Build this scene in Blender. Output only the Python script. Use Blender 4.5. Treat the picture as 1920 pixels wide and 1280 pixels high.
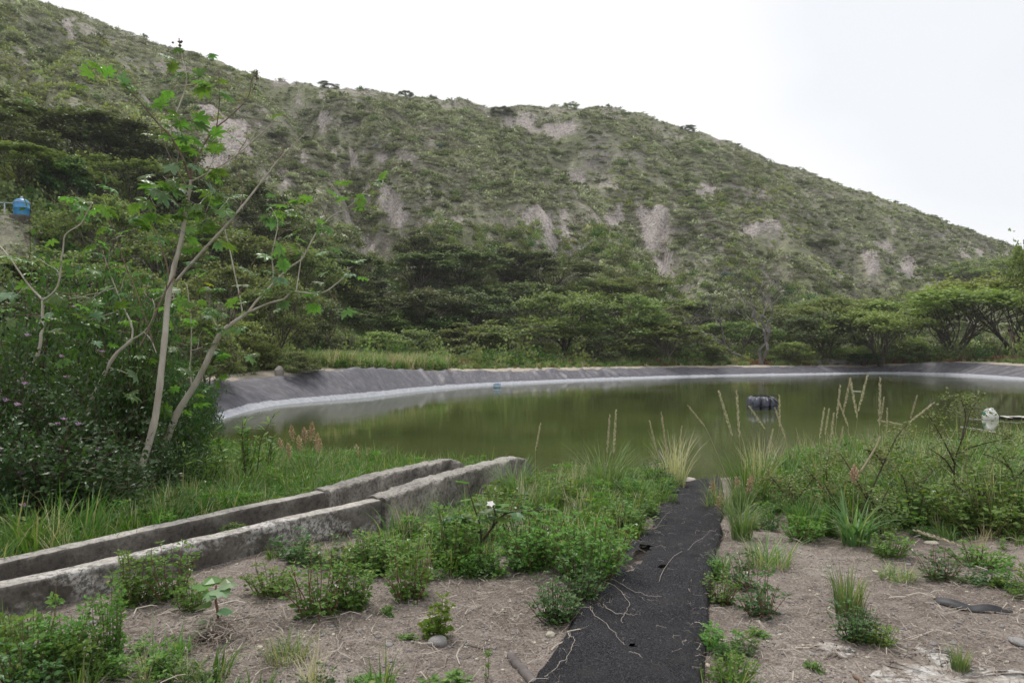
import bpy, math, random
import numpy as np
from mathutils import Vector, Matrix, Euler
for o in list(bpy.data.objects): bpy.data.objects.remove(o)
S = bpy.context.scene
COL = S.collection
R = math.radians
rng = np.random.default_rng(11)
random.seed(5)

# ------------------------------------------------------------------ camera
CZ, F, HY = 2.3, 1280.0, 650.0        # eye above the water, focal length and horizon row of the 1920 px photograph
cam = bpy.data.cameras.new('camera'); cam_o = bpy.data.objects.new('camera', cam); COL.objects.link(cam_o)
cam_o.location = (0, 0, CZ); cam_o.rotation_euler = (R(90) + math.atan(10/1280.), 0, 0)
cam.lens = 24; cam.sensor_width = 36; cam.clip_start = .05; cam.clip_end = 2000
cam.dof.use_dof = True; cam.dof.focus_distance = 8.0; cam.dof.aperture_fstop = 5.0
S.camera = cam_o
# ------------------------------------------------------------------ sky and light (bright overcast)
W = bpy.data.worlds.new('World'); S.world = W; W.use_nodes = True
nt = W.node_tree; nt.nodes.clear()
SUN_EL, SUN_AZ = 63, -24               # degrees; azimuth clockwise from the view direction
out = nt.nodes.new('ShaderNodeOutputWorld'); bg = nt.nodes.new('ShaderNodeBackground')
sky = nt.nodes.new('ShaderNodeTexSky'); sky.sky_type = 'NISHITA'; sky.sun_disc = False
sky.sun_elevation = R(SUN_EL); sky.sun_rotation = R(SUN_AZ)
tc = nt.nodes.new('ShaderNodeTexCoord'); mp = nt.nodes.new('ShaderNodeMapping'); mp.inputs['Scale'].default_value = (1, 1, 2.2)
mp.inputs['Location'].default_value = (0.35, 0.1, 0.0)
no = nt.nodes.new('ShaderNodeTexNoise'); no.inputs['Scale'].default_value = 1.25; no.inputs['Detail'].default_value = 6; no.inputs['Roughness'].default_value = .45
cr = nt.nodes.new('ShaderNodeValToRGB'); cr.color_ramp.elements[0].position = .36; cr.color_ramp.elements[1].position = .54
cr.color_ramp.elements[0].color = (.90, .92, .96, 1); cr.color_ramp.elements[1].color = (1, 1, 1, 1)
ml = nt.nodes.new('ShaderNodeVectorMath'); ml.operation = 'SCALE'; ml.inputs['Scale'].default_value = .98
sk = nt.nodes.new('ShaderNodeVectorMath'); sk.operation = 'SCALE'; sk.inputs['Scale'].default_value = .1
mx = nt.nodes.new('ShaderNodeMix'); mx.data_type = 'RGBA'; mx.inputs[0].default_value = .93
L = nt.links.new
L(tc.outputs['Generated'], mp.inputs['Vector']); L(mp.outputs[0], no.inputs['Vector']); L(no.outputs[0], cr.inputs[0])
dt = nt.nodes.new('ShaderNodeVectorMath'); dt.operation = 'DOT_PRODUCT'; dt.inputs[1].default_value = (.66, .62, .46); L(tc.outputs['Generated'], dt.inputs[0])
adn = nt.nodes.new('ShaderNodeMath'); adn.operation = 'MULTIPLY_ADD'; adn.inputs[1].default_value = .22; L(no.outputs[0], adn.inputs[0]); L(dt.outputs['Value'], adn.inputs[2])
gr = nt.nodes.new('ShaderNodeValToRGB'); gr.color_ramp.elements[0].position = 1.0-.0; gr.color_ramp.elements[0].position = .97; gr.color_ramp.elements[1].position = 1.0; gr.color_ramp.elements[0].color = (1, 1, 1, 1); gr.color_ramp.elements[1].color = (.89, .91, .94, 1)
sb = nt.nodes.new('ShaderNodeMath'); sb.operation = 'SUBTRACT'; sb.inputs[1].default_value = .08; L(adn.outputs[0], sb.inputs[0]); L(sb.outputs[0], gr.inputs[0])
cm = nt.nodes.new('ShaderNodeMix'); cm.data_type = 'RGBA'; cm.blend_type = 'MULTIPLY'; cm.inputs[0].default_value = 1; L(cr.outputs[0], cm.inputs[6]); L(gr.outputs[0], cm.inputs[7])
L(cm.outputs[2], ml.inputs[0]); L(sky.outputs[0], sk.inputs[0]); L(sk.outputs[0], mx.inputs[6]); L(ml.outputs[0], mx.inputs[7])
L(mx.outputs[2], bg.inputs['Color']); bg.inputs['Strength'].default_value = 1.0; L(bg.outputs[0], out.inputs['Surface'])
sun = bpy.data.lights.new('sun', 'SUN'); sun.energy = 2.3; sun.angle = R(10); sun.color = (1, .96, .9)
so = bpy.data.objects.new('sun', sun); COL.objects.link(so)
sd_ = Vector((math.sin(R(SUN_AZ))*math.cos(R(SUN_EL)), math.cos(R(SUN_AZ))*math.cos(R(SUN_EL)), math.sin(R(SUN_EL))))
so.rotation_euler = sd_.to_track_quat('Z', 'Y').to_euler(); so.location = (0, 0, 60)
S.view_settings.view_transform = 'Standard'; S.view_settings.look = 'None'; S.view_settings.exposure = 0.15; S.view_settings.gamma = 1
S.render.engine = 'CYCLES'; S.cycles.use_denoising = True
S.cycles.max_bounces = 6; S.cycles.diffuse_bounces = 3; S.cycles.glossy_bounces = 3; S.cycles.transmission_bounces = 3; S.cycles.transparent_max_bounces = 6

# ------------------------------------------------------------------ noise
def _h(ix, iy, s):
    n = (ix*374761393 + iy*668265263 + s*1274126177) & 0xFFFFFFFF
    n = ((n ^ (n >> 13))*1274126177) & 0xFFFFFFFF
    return ((n ^ (n >> 16)) & 0xFFFF)/65535.0
def vn(x, y, s=0):
    x = np.asarray(x, float); y = np.asarray(y, float)
    ix = np.floor(x).astype(np.int64); iy = np.floor(y).astype(np.int64); fx = x-ix; fy = y-iy
    fx = fx*fx*(3-2*fx); fy = fy*fy*(3-2*fy)
    a = _h(ix, iy, s); b = _h(ix+1, iy, s); c = _h(ix, iy+1, s); d = _h(ix+1, iy+1, s)
    return (a+(b-a)*fx) + ((c+(d-c)*fx)-(a+(b-a)*fx))*fy
def fbm(x, y, o=4, s=0):
    r = 0; a = .5; t = 0
    for i in range(o):
        r = r+a*vn(x*2**i+17.3*i, y*2**i-9.1*i, s+i); t += a; a *= .5
    return r/t                                                  # 0..1
def sst(a, b, x):
    t = np.clip((x-a)/(b-a), 0, 1); return t*t*(3-2*t)

# ------------------------------------------------------------------ pond outline and terrain height
CT = np.array([  # x, y, rim height, lined
 (-9.2,21,.95,1),(-9.25,26.8,.95,1),(-6.4,31.6,1.2,1),(-4.5,36.3,1.02,1),(-1.3,41,.74,1),(5.1,46.7,.64,1),(14,52.6,.6,1),(23.9,56.6,.52,1),
 (31.7,58.9,.5,1),(35.6,55.5,.92,1),(36,46.7,.66,1),(36.5,38,.6,1),(33,28,.6,1),(24,20,.5,0),(16,16.6,.5,0),(10,14.9,.5,0),(6,13.3,.5,0),(3.2,11.9,.5,0),
 (.5,12.3,.5,0),(-2,12.9,.5,0),(-4.2,13.7,.5,0),(-7,15,.6,.2),(-9,17.6,.8,.9)])
def catmull(P, n, closed=True):
    P = np.asarray(P, float); N = len(P); o = []
    rngi = range(N) if closed else range(N-1)
    for i in rngi:
        g = (lambda k: P[k % N]) if closed else (lambda k: P[min(max(k, 0), N-1)])
        p0, p1, p2, p3 = g(i-1), g(i), g(i+1), g(i+2)
        t = np.linspace(0, 1, n, endpoint=False)[:, None]
        o.append(.5*((2*p1)+(-p0+p2)*t+(2*p0-5*p1+4*p2-p3)*t*t+(-p0+3*p1-3*p2+p3)*t**3))
    o = np.vstack(o)
    return o if closed else np.vstack([o, P[-1:]])
PO = catmull(CT, 10); PA = PO[:, :2]; PB = np.roll(PA, -1, 0); PAR = np.roll(PO, -1, 0)
def sdf(x, y):
    x = np.atleast_1d(np.asarray(x, float)).ravel(); y = np.atleast_1d(np.asarray(y, float)).ravel()
    sd = np.empty(len(x)); rim = np.empty(len(x)); lf = np.empty(len(x)); E = PB-PA; LL = (E**2).sum(1)
    for k in range(0, len(x), 20000):
        X = x[k:k+20000, None]; Y = y[k:k+20000, None]
        t = np.clip(((X-PA[:, 0])*E[:, 0]+(Y-PA[:, 1])*E[:, 1])/LL, 0, 1)
        d = (X-PA[:, 0]-t*E[:, 0])**2+(Y-PA[:, 1]-t*E[:, 1])**2
        i = d.argmin(1); r = np.arange(len(i)); tt = t[r, i]
        c = ((PA[:, 1] > Y) != (PB[:, 1] > Y)) & (X < (PB[:, 0]-PA[:, 0])*(Y-PA[:, 1])/(PB[:, 1]-PA[:, 1]+1e-12)+PA[:, 0])
        ins = c.sum(1) % 2 == 1
        sd[k:k+20000] = np.sqrt(d[r, i])*np.where(ins, -1, 1)
        rim[k:k+20000] = PO[i, 2]*(1-tt)+PAR[i, 2]*tt; lf[k:k+20000] = np.clip(PO[i, 3]*(1-tt)+PAR[i, 3]*tt, 0, 1)
    return sd, rim, lf
SKY = np.array([(-2000,-420),(-400,-150),(-100,-50),(90,0),(200,42),(340,92),(500,142),(640,158),(760,180),(900,193),(1040,196),(1160,198),(1260,226),(1380,272),(1500,322),(1700,390),(1880,452),(2000,490),(2400,560),(3500,600)], float)
def hb(u): return np.interp(u, [-3,-1.3,-.75,-.5,-.35,-.2,0,.3,.5,.75,1.5], [7,10,18.5,31,41,52,64,76,86,98,110])
def hr(u): return np.interp(u, [-3,-1.3,-.75,-.5,-.3,0,.15,.3,.5,.75,1.5], [70,95,130,142,152,170,180,186,200,222,260])
def he(u): return (HY-np.interp(u*F+960, SKY[:, 0], SKY[:, 1]))/F
GUL = [  # gullies on the hill: (u, t) polylines, width, depth
 ([(-.36,1.0),(-.30,.8),(-.23,.55),(-.19,.35),(-.20,.1)], .035, 5.0),
 ([(-.05,1.0),(.02,.85),(.10,.66),(.19,.45),(.24,.22),(.25,.0)], .035, 3.2),
 ([(-.55,.9),(-.50,.6),(-.42,.4),(-.38,.2)], .035, 3.2),
 ([(.20,.95),(.27,.7),(.33,.5),(.38,.3)], .03, 2.2),
 ([(.40,.9),(.47,.6),(.52,.4),(.56,.2)], .03, 2.4),
 ([(.02,.55),(.08,.4),(.10,.2)], .022, 2.0)]
def H(x, y, raw=False):
    shp = np.shape(x)
    x = np.atleast_1d(np.asarray(x, float)).ravel(); y = np.atleast_1d(np.asarray(y, float)).ravel()
    sd, rim, lf = sdf(x, y)
    gN = np.interp(sd, [0,1,2,4,7,10,20], [0,.07,.18,.40,.64,.72,.78])+ (fbm(x*.5, y*.5, 3, 3)-.5)*.12*sst(.5, 3, sd)
    gL = rim*np.clip(sd/1.7, 0, 1)+ .16*sst(2.0, 3.2, sd)+(1.0-rim)*sst(3, 9, sd)
    base = gN*(1-lf)+gL*lf
    base = np.where(sd < 0, -np.minimum(1.6, -sd*.6), base)
    u = np.clip(x/np.maximum(y, .5), -3, 1.5); d = y
    b = hb(u); r = hr(u); t = (d-b)/(r-b); zr = CZ+he(u)*r
    P = np.where(t < 1, np.clip(t, 0, 1)**1.12, 1-.55*(t-1)-.3*(t-1)**2)
    hill = (zr-1)*np.maximum(P, -.5)*(t > 0)
    tt = np.clip(t, 0, 1); env = sst(0, .25, tt)*(1-.75*sst(.75, 1.0, tt))
    nz = (fbm(x*.045, y*.045, 5, 21)-.5)*13*env + (fbm(x*.25, y*.25, 3, 8)-.5)*1.6*sst(0, .1, tt)
    rid = np.abs(fbm(u*9+fbm(x*.03, y*.03, 2, 5)*2.0, tt*1.6, 4, 44)-.5)*2
    nz = nz-(1-sst(0, .22, rid))*2.6*env
    for pl, w, dp in GUL:
        pl = np.array(pl); o = np.argsort(pl[:, 1]); uc = np.interp(tt, pl[o, 1], pl[o, 0])+(fbm(tt*9, tt*0, 2, 3)-.5)*.03
        inr = sst(pl[:, 1].min()-.05, pl[:, 1].min()+.08, tt)*(1-sst(pl[:, 1].max()-.1, pl[:, 1].max()+.02, tt))
        nz = nz-dp*np.exp(-((u-uc)/w)**2)*inr + .45*dp*np.exp(-((u-uc-w*1.9)/(w*.9))**2)*inr
    z = base+hill+nz*(t > 0)
    z = z+1.25*np.exp(-((x+23.7)**2+(y-33)**2)/2.4**2)
    z = z + (fbm(x*2.2, y*2.2, 3, 31)-.5)*.05*sst(.2, 1.2, sd)*(t < .1)
    if not raw: return z.reshape(shp) if shp else float(z[0])
    return z.reshape(shp), sd.reshape(shp), lf.reshape(shp), t.reshape(shp), u.reshape(shp)
def Hs(x, y): return float(H(np.array([x]), np.array([y]))[0])
def pix(X, Y, d): return np.array([(X-960)/F*d, d, CZ-(Y-HY)/F*d])
def gp(X, Y, dmin=2.0, dmax=240):
    """point of the ground seen at a row and column of the photograph"""
    d = np.exp(np.linspace(math.log(dmin), math.log(dmax), 500)); u = (X-960)/F
    f = (CZ-(Y-HY)/F*d)-H(u*d, d); k = np.where(f < 0)[0]
    if not len(k): k = [len(d)-1]
    i = max(k[0], 1); a = f[i-1]/(f[i-1]-f[i]+1e-9); dd = d[i-1]+(d[i]-d[i-1])*a
    return np.array([u*dd, dd, Hs(u*dd, dd)])

# ------------------------------------------------------------------ mesh helpers
class MB:
    def __init__(s): s.v = []; s.q = []; s.t = []; s.n = 0; s.a = []; s.mq = []; s.mt = []
    def add(s, v, q=None, t=None, tint=.5, m=0):
        v = np.asarray(v, float).reshape(-1, 3)
        if q is not None and len(q): q = np.asarray(q, np.int64).reshape(-1, 4); s.q.append(q+s.n); s.mq.append(np.full(len(q), m))
        if t is not None and len(t): t = np.asarray(t, np.int64).reshape(-1, 3); s.t.append(t+s.n); s.mt.append(np.full(len(t), m))
        s.v.append(v); s.a.append(np.broadcast_to(np.asarray(tint, float), (len(v),)).copy()); s.n += len(v)
    def mesh(s, name, mats, smooth=False, extra=None):
        me = bpy.data.meshes.new(name); V = np.vstack(s.v)
        Q = np.vstack(s.q) if s.q else np.zeros((0, 4), int); T = np.vstack(s.t) if s.t else np.zeros((0, 3), int)
        me.vertices.add(len(V)); me.vertices.foreach_set('co', V.astype(np.float32).ravel())
        me.loops.add(Q.size+T.size); me.polygons.add(len(Q)+len(T))
        me.loops.foreach_set('vertex_index', np.concatenate([Q.ravel(), T.ravel()]).astype(np.int32))
        me.polygons.foreach_set('loop_start', np.concatenate([np.arange(len(Q))*4, Q.size+np.arange(len(T))*3]).astype(np.int32))
        me.polygons.foreach_set('loop_total', np.concatenate([np.full(len(Q), 4), np.full(len(T), 3)]).astype(np.int32))
        mi = np.concatenate((s.mq or [np.zeros(0)])+(s.mt or [np.zeros(0)])).astype(np.int32)
        me.polygons.foreach_set('material_index', mi)
        me.polygons.foreach_set('use_smooth', np.full(len(Q)+len(T), smooth))
        me.update(calc_edges=True)
        at = me.attributes.new('tint', 'FLOAT', 'POINT'); at.data.foreach_set('value', np.concatenate(s.a).astype(np.float32))
        for k, val in (extra or {}).items():
            at = me.attributes.new(k, 'FLOAT', 'POINT'); at.data.foreach_set('value', np.asarray(val, np.float32))
        for m in (mats if isinstance(mats, (list, tuple)) else [mats]): me.materials.append(m)
        return me
def link(name, me, parent=None, loc=None):
    o = bpy.data.objects.new(name, me); COL.objects.link(o)
    if parent: o.parent = parent
    if loc is not None: o.location = loc
    return o
def tag(o, label=None, cat=None, group=None, kind=None):
    for k, v in (('label', label), ('category', cat), ('group', group), ('kind', kind)):
        if v: o[k] = v
        elif k in o: del o[k]
    return o
def empty(name, loc, label, cat, group=None, rz=0, sc=1):
    o = bpy.data.objects.new(name, None); COL.objects.link(o); o.empty_display_size = .1
    o.location = loc; o.rotation_euler = (0, 0, rz); o.scale = (sc,)*3 if np.isscalar(sc) else sc
    return tag(o, label, cat, group)
def copy_tree(o, parent=None):
    c = o.copy(); COL.objects.link(c)
    if parent: c.parent = parent
    for ch in o.children: copy_tree(ch, c)
    return c
def tube(mb, P, r, n=6, tint=.5, m=0, cap=True):
    P = np.asarray(P, float); r = np.broadcast_to(np.asarray(r, float), (len(P),))
    T = np.gradient(P, axis=0); T /= np.linalg.norm(T, axis=1)[:, None]+1e-9
    up = np.array([0, 0, 1.]) if abs(T[0][2]) < .9 else np.array([1., 0, 0])
    A = np.cross(T, up); A /= np.linalg.norm(A, axis=1)[:, None]+1e-9; B = np.cross(T, A)
    th = np.arange(n)/n*2*math.pi
    V = P[:, None, :]+r[:, None, None]*(np.cos(th)[None, :, None]*A[:, None, :]+np.sin(th)[None, :, None]*B[:, None, :])
    i, j = np.meshgrid(np.arange(len(P)-1), np.arange(n), indexing='ij'); j2 = (j+1) % n
    q = np.stack([i*n+j, i*n+j2, (i+1)*n+j2, (i+1)*n+j], -1).reshape(-1, 4)
    V = V.reshape(-1, 3); t = []
    if cap:
        V = np.vstack([V, P[-1]+T[-1]*r[-1]*.6, P[0]]); a = len(V)-2; k = (len(P)-1)*n
        t = [(k+x, k+(x+1) % n, a) for x in range(n)]+[((x+1) % n, x, a+1) for x in range(n)]
    mb.add(V, q, t, tint, m)
def wig(a, b, n=5, amp=.08, sag=0, g=None):
    """a wavering line from a to b"""
    g = g or rng; a = np.asarray(a, float); b = np.asarray(b, float); t = np.linspace(0, 1, n)[:, None]; L_ = np.linalg.norm(b-a)
    P = a+(b-a)*t; w = g.normal(0, amp*L_, (n, 3)); w[0] = w[-1] = 0
    P = P+w*.5; P[:, 2] += sag*L_*(4*t[:, 0]*(1-t[:, 0])); return P
def smooth_line(P, n=4): return catmull(P, n, closed=False)
def stamp(mb, tv, tf, M, pos, tint, m=0, quads=False):
    """copies of a small template: M (N,3,3), pos (N,3)"""
    N = len(pos); k = len(tv)
    V = np.einsum('nij,kj->nki', M, tv)+pos[:, None, :]
    f = (np.asarray(tf)[None]+(np.arange(N)*k)[:, None, None])
    tt = np.repeat(np.asarray(tint), k) if np.ndim(tint) else tint
    if quads: mb.add(V.reshape(-1, 3), q=f.reshape(-1, 4), tint=tt, m=m)
    else: mb.add(V.reshape(-1, 3), t=f.reshape(-1, 3), tint=tt, m=m)
def frames(D, g=None, roll=None):
    """rotation matrices whose Y axis is the direction D, with a normal near up"""
    g = g or rng; D = np.asarray(D, float); D = D/(np.linalg.norm(D, axis=1)[:, None]+1e-9)
    up = np.tile([0, 0, 1.], (len(D), 1)); X = np.cross(D, up); bad = np.linalg.norm(X, axis=1) < 1e-3; X[bad] = [1, 0, 0]
    X /= np.linalg.norm(X, axis=1)[:, None]; Z = np.cross(X, D)
    a = g.normal(0, .5, len(D)) if roll is None else np.broadcast_to(roll, (len(D),))
    c, s = np.cos(a)[:, None], np.sin(a)[:, None]
    return np.stack([X*c+Z*s, D, Z*c-X*s], -1)
def rdir(N, g=None, flat=1.0):
    g = g or rng; v = g.normal(0, 1, (N, 3)); v[:, 2] *= flat; return v/(np.linalg.norm(v, axis=1)[:, None]+1e-9)

# ------------------------------------------------------------------ materials
def newmat(name):
    m = bpy.data.materials.new(name); m.use_nodes = True; t = m.node_tree; t.nodes.clear()
    o = t.nodes.new('ShaderNodeOutputMaterial'); p = t.nodes.new('ShaderNodeBsdfPrincipled'); t.links.new(p.outputs[0], o.inputs[0])
    return m, t, p, o
def nd(t, kind, **kw):
    n = t.nodes.new('ShaderNode'+kind)
    for k, v in kw.items():
        if k in n.inputs: n.inputs[k].default_value = v
        else: setattr(n, k, v)
    return n
def ramp(t, pts, inp=None):
    n = t.nodes.new('ShaderNodeValToRGB'); e = n.color_ramp.elements
    while len(e) < len(pts): e.new(.5)
    for x, (p, c) in zip(e, pts): x.position = p; x.color = (*c, 1) if len(c) == 3 else c
    if inp is not None: t.links.new(inp, n.inputs[0])
    return n
def mixc(t, fac, a, b, mode='MIX'):
    n = t.nodes.new('ShaderNodeMix'); n.data_type = 'RGBA'; n.blend_type = mode
    for s, v in ((0, fac), (6, a), (7, b)):
        if isinstance(v, bpy.types.NodeSocket): t.links.new(v, n.inputs[s])
        elif s == 0: n.inputs[0].default_value = v
        else: n.inputs[s].default_value = (*v, 1)
    return n.outputs[2]
def math_(t, op, a, b=None, clamp=False):
    n = t.nodes.new('ShaderNodeMath'); n.operation = op; n.use_clamp = clamp
    for i, v in enumerate((a, b)):
        if v is None: continue
        if isinstance(v, bpy.types.NodeSocket): t.links.new(v, n.inputs[i])
        else: n.inputs[i].default_value = v
    return n.outputs[0]
def noise_(t, scale, detail=4, rough=.55, vec=None, stretch=None, obj=False, dist=0):
    c = t.nodes.new('ShaderNodeTexCoord'); n = nd(t, 'TexNoise', Scale=scale, Detail=detail, Roughness=rough, Distortion=dist); v = c.outputs['Object'] if vec is None else vec
    if stretch:
        m = t.nodes.new('ShaderNodeMapping'); m.inputs['Scale'].default_value = stretch; t.links.new(v, m.inputs[0]); v = m.outputs[0]
    t.links.new(v, n.inputs['Vector']); return n.outputs[0]
def attr(t, name):
    n = t.nodes.new('ShaderNodeAttribute'); n.attribute_name = name; return n.outputs['Fac']
def bump(t, p, h, strength=.5, dist=.02):
    b = t.nodes.new('ShaderNodeBump'); b.inputs['Strength'].default_value = strength; b.inputs['Distance'].default_value = dist
    t.links.new(h, b.inputs['Height']); t.links.new(b.outputs[0], p.inputs['Normal'])
def leafmat(name, cols, trans=.35, rough=.5, var=.25, spec=.3, gain=1.0):
    """cols: list of (position, colour) over the leaf's own tint"""
    m, t, p, o = newmat(name)
    cols = [(a, tuple(min(1, x*gain) for x in c)) for a, c in cols]
    r = ramp(t, cols, attr(t, 'tint')); oi = t.nodes.new('ShaderNodeObjectInfo')
    hs = t.nodes.new('ShaderNodeHueSaturation'); L_ = t.links.new
    L_(r.outputs[0], hs.inputs['Color'])
    L_(math_(t, 'MULTIPLY_ADD', oi.outputs['Random'], .045), hs.inputs['Hue']); hs.inputs['Hue'].links[0].from_node.inputs[2].default_value = .478
    v = t.nodes.new('ShaderNodeMath'); v.operation = 'MULTIPLY_ADD'; v.inputs[1].default_value = var*2; v.inputs[2].default_value = 1-var
    L_(oi.outputs['Random'], v.inputs[0]); L_(v.outputs[0], hs.inputs['Value'])
    L_(hs.outputs[0], p.inputs['Base Color']); p.inputs['Roughness'].default_value = rough; p.inputs['Specular IOR Level'].default_value = spec
    tr = t.nodes.new('ShaderNodeBsdfTranslucent'); mixs = t.nodes.new('ShaderNodeMixShader'); mixs.inputs[0].default_value = trans
    y = mixc(t, 1.0, hs.outputs[0], (1.3, 1.5, .7), 'MULTIPLY'); L_(y, tr.inputs['Color'])
    L_(p.outputs[0], mixs.inputs[1]); L_(tr.outputs[0], mixs.inputs[2]); L_(mixs.outputs[0], o.inputs[0])
    return m
def plain(name, col, rough=.7, col2=None, scale=8, bumps=0, spec=.3, stretch=None, detail=5, metal=0, bd=.01):
    m, t, p, o = newmat(name); p.inputs['Roughness'].default_value = rough; p.inputs['Specular IOR Level'].default_value = spec; p.inputs['Metallic'].default_value = metal
    if col2 is None: col2 = tuple(c*.7 for c in col)
    n = noise_(t, scale, detail, .6, stretch=stretch)
    t.links.new(ramp(t, [(.35, col), (.65, col2)], n).outputs[0], p.inputs['Base Color'])
    if bumps: bump(t, p, n, bumps, bd)
    return m
G = {}
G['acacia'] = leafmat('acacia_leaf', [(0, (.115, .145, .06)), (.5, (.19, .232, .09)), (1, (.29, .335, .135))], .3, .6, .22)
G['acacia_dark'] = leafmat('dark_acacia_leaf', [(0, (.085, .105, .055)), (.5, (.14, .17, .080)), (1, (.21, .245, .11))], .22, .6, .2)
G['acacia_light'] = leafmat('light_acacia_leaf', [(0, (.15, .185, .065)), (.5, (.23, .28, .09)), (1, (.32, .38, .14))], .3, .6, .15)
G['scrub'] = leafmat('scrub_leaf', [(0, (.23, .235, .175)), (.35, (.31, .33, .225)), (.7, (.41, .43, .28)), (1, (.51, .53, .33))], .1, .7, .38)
G['scrub_dry'] = leafmat('dry_scrub_leaf', [(0, (.20, .18, .17)), (.5, (.30, .28, .255)), (1, (.42, .40, .35))], .15, .8, .3)
G['scrub_yellow'] = leafmat('yellow_scrub_leaf', [(0, (.19, .21, .08)), (.5, (.28, .31, .11)), (1, (.37, .40, .16))], .25, .7, .2)
G['herb'] = leafmat('herb_leaf', [(0, (.060, .115, .028)), (.45, (.115, .21, .045)), (.8, (.17, .30, .07)), (1, (.30, .32, .10))], .35, .5, .15)
G['herb_dark'] = leafmat('dark_herb_leaf', [(0, (.034, .075, .022)), (.5, (.062, .130, .036)), (1, (.11, .21, .06))], .3, .42, .15, .4)
G['herb_light'] = leafmat('light_herb_leaf', [(0, (.07, .15, .022)), (.5, (.11, .22, .03)), (1, (.22, .30, .05))], .35, .5, .12)
G['lantana'] = leafmat('lantana_leaf', [(0, (.026, .052, .018)), (.5, (.048, .095, .030)), (1, (.085, .16, .045))], .25, .4, .12, .4)
G['castor'] = leafmat('castor_leaf', [(0, (.085, .155, .040)), (.5, (.13, .225, .055)), (1, (.19, .30, .08))], .45, .36, .25, .5)
G['castor_pale'] = leafmat('pale_castor_leaf', [(0, (.10, .17, .10)), (.5, (.14, .24, .12)), (1, (.2, .32, .15))], .25, .5, .2, .35)
G['castor_yellow'] = leafmat('yellow_castor_leaf', [(0, (.25, .28, .03)), (1, (.42, .36, .05))], .4, .4, .1)
G['grass'] = leafmat('grass_blade', [(0, (.045, .105, .018)), (.45, (.085, .175, .030)), (.75, (.14, .25, .05)), (1, (.33, .30, .14))], .35, .45, .15)
G['grass_pale'] = leafmat('pale_grass_blade', [(0, (.09, .16, .055)), (.5, (.15, .24, .085)), (.8, (.24, .31, .14)), (1, (.42, .37, .2))], .3, .42, .12)
G['grass_dry'] = leafmat('dry_grass_blade', [(0, (.26, .225, .13)), (.5, (.44, .39, .26)), (1, (.60, .55, .40))], .25, .55, .12)
G['plume'] = leafmat('pink_plume', [(0, (.32, .20, .16)), (.5, (.46, .32, .26)), (1, (.66, .54, .46))], .35, .7, .1)
G['red_grass'] = leafmat('red_grass', [(0, (.13, .05, .035)), (.5, (.22, .10, .07)), (1, (.30, .17, .11))], .3, .7, .1)
G['petal'] = leafmat('lilac_petal', [(0, (.30, .14, .36)), (.5, (.45, .25, .52)), (1, (.65, .48, .70))], .3, .6, .1)
G['white_petal'] = leafmat('white_petal', [(0, (.7, .7, .68)), (1, (.82, .8, .84))], .3, .6, .05)
G['straw'] = leafmat('straw', [(0, (.14, .11, .09)), (.5, (.29, .24, .20)), (1, (.52, .46, .40))], .05, .8, .25)
G['bark_pale'] = plain('pale_castor_bark', (.55, .50, .43), .6, (.36, .31, .26), 9, .25, stretch=(1, 1, .25))
G['bark_brown'] = plain('brown_bark', (.13, .085, .065), .7, (.22, .16, .12), 10, .3)
G['bark_grey'] = plain('grey_bark', (.22, .195, .17), .85, (.12, .10, .085), 6, .4)
G['bark_dark'] = plain('dark_bark', (.075, .06, .048), .85, (.13, .11, .09), 5, .4)
G['stem'] = plain('green_stem', (.10, .15, .04), .6, (.14, .10, .05), 14)
G['stem_dark'] = plain('dark_stem', (.05, .035, .025), .7, (.09, .06, .04), 20)
G['stem_red'] = plain('red_stem', (.14, .055, .045), .6, (.2, .1, .07), 20)
G['dead'] = plain('dead_wood', (.20, .18, .17), .9, (.11, .095, .09), 6, .3)
G['seed_dark'] = plain('dark_seed', (.07, .03, .03), .6, (.10, .07, .03), 30)
G['seed_green'] = plain('green_seed', (.10, .15, .03), .6, (.06, .09, .02), 30)
G['stone'] = plain('grey_stone', (.30, .29, .285), .85, (.20, .19, .185), 9, .5)
G['stone_pale'] = plain('cream_stone', (.62, .57, .46), .85, (.48, .43, .34), 12, .5)
G['boulder'] = plain('pale_boulder', (.46, .42, .38), .9, (.33, .29, .27), 2, .6)
G['straw_pale'] = plain('pale_runner', (.50, .44, .38), .8, (.36, .30, .26), 12)
G['blue'] = plain('blue_plastic', (.045, .22, .50), .35, (.07, .30, .60), 6, spec=.5)
G['blue_pale'] = plain('faded_blue_plastic', (.12, .24, .38), .45, (.2, .33, .45), 3, spec=.5)
G['white_plastic'] = plain('white_plastic', (.76, .75, .73), .35, (.62, .61, .58), 3, spec=.5)
G['pipe'] = plain('grey_pipe', (.45, .5, .55), .4, (.33, .38, .45), 3, spec=.5)
G['wood_white'] = plain('whitewashed_wood', (.66, .64, .6), .8, (.45, .43, .4), 9, .3)
G['tarp'] = plain('black_tarpaulin', (.055, .06, .085), .42, (.10, .105, .14), 5, .3, spec=.5)
G['rope'] = plain('grey_cord', (.02, .02, .022), .8)
G['rubber'] = plain('black_strip', (.03, .03, .035), .5, (.055, .055, .06), 20, .3)

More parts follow.
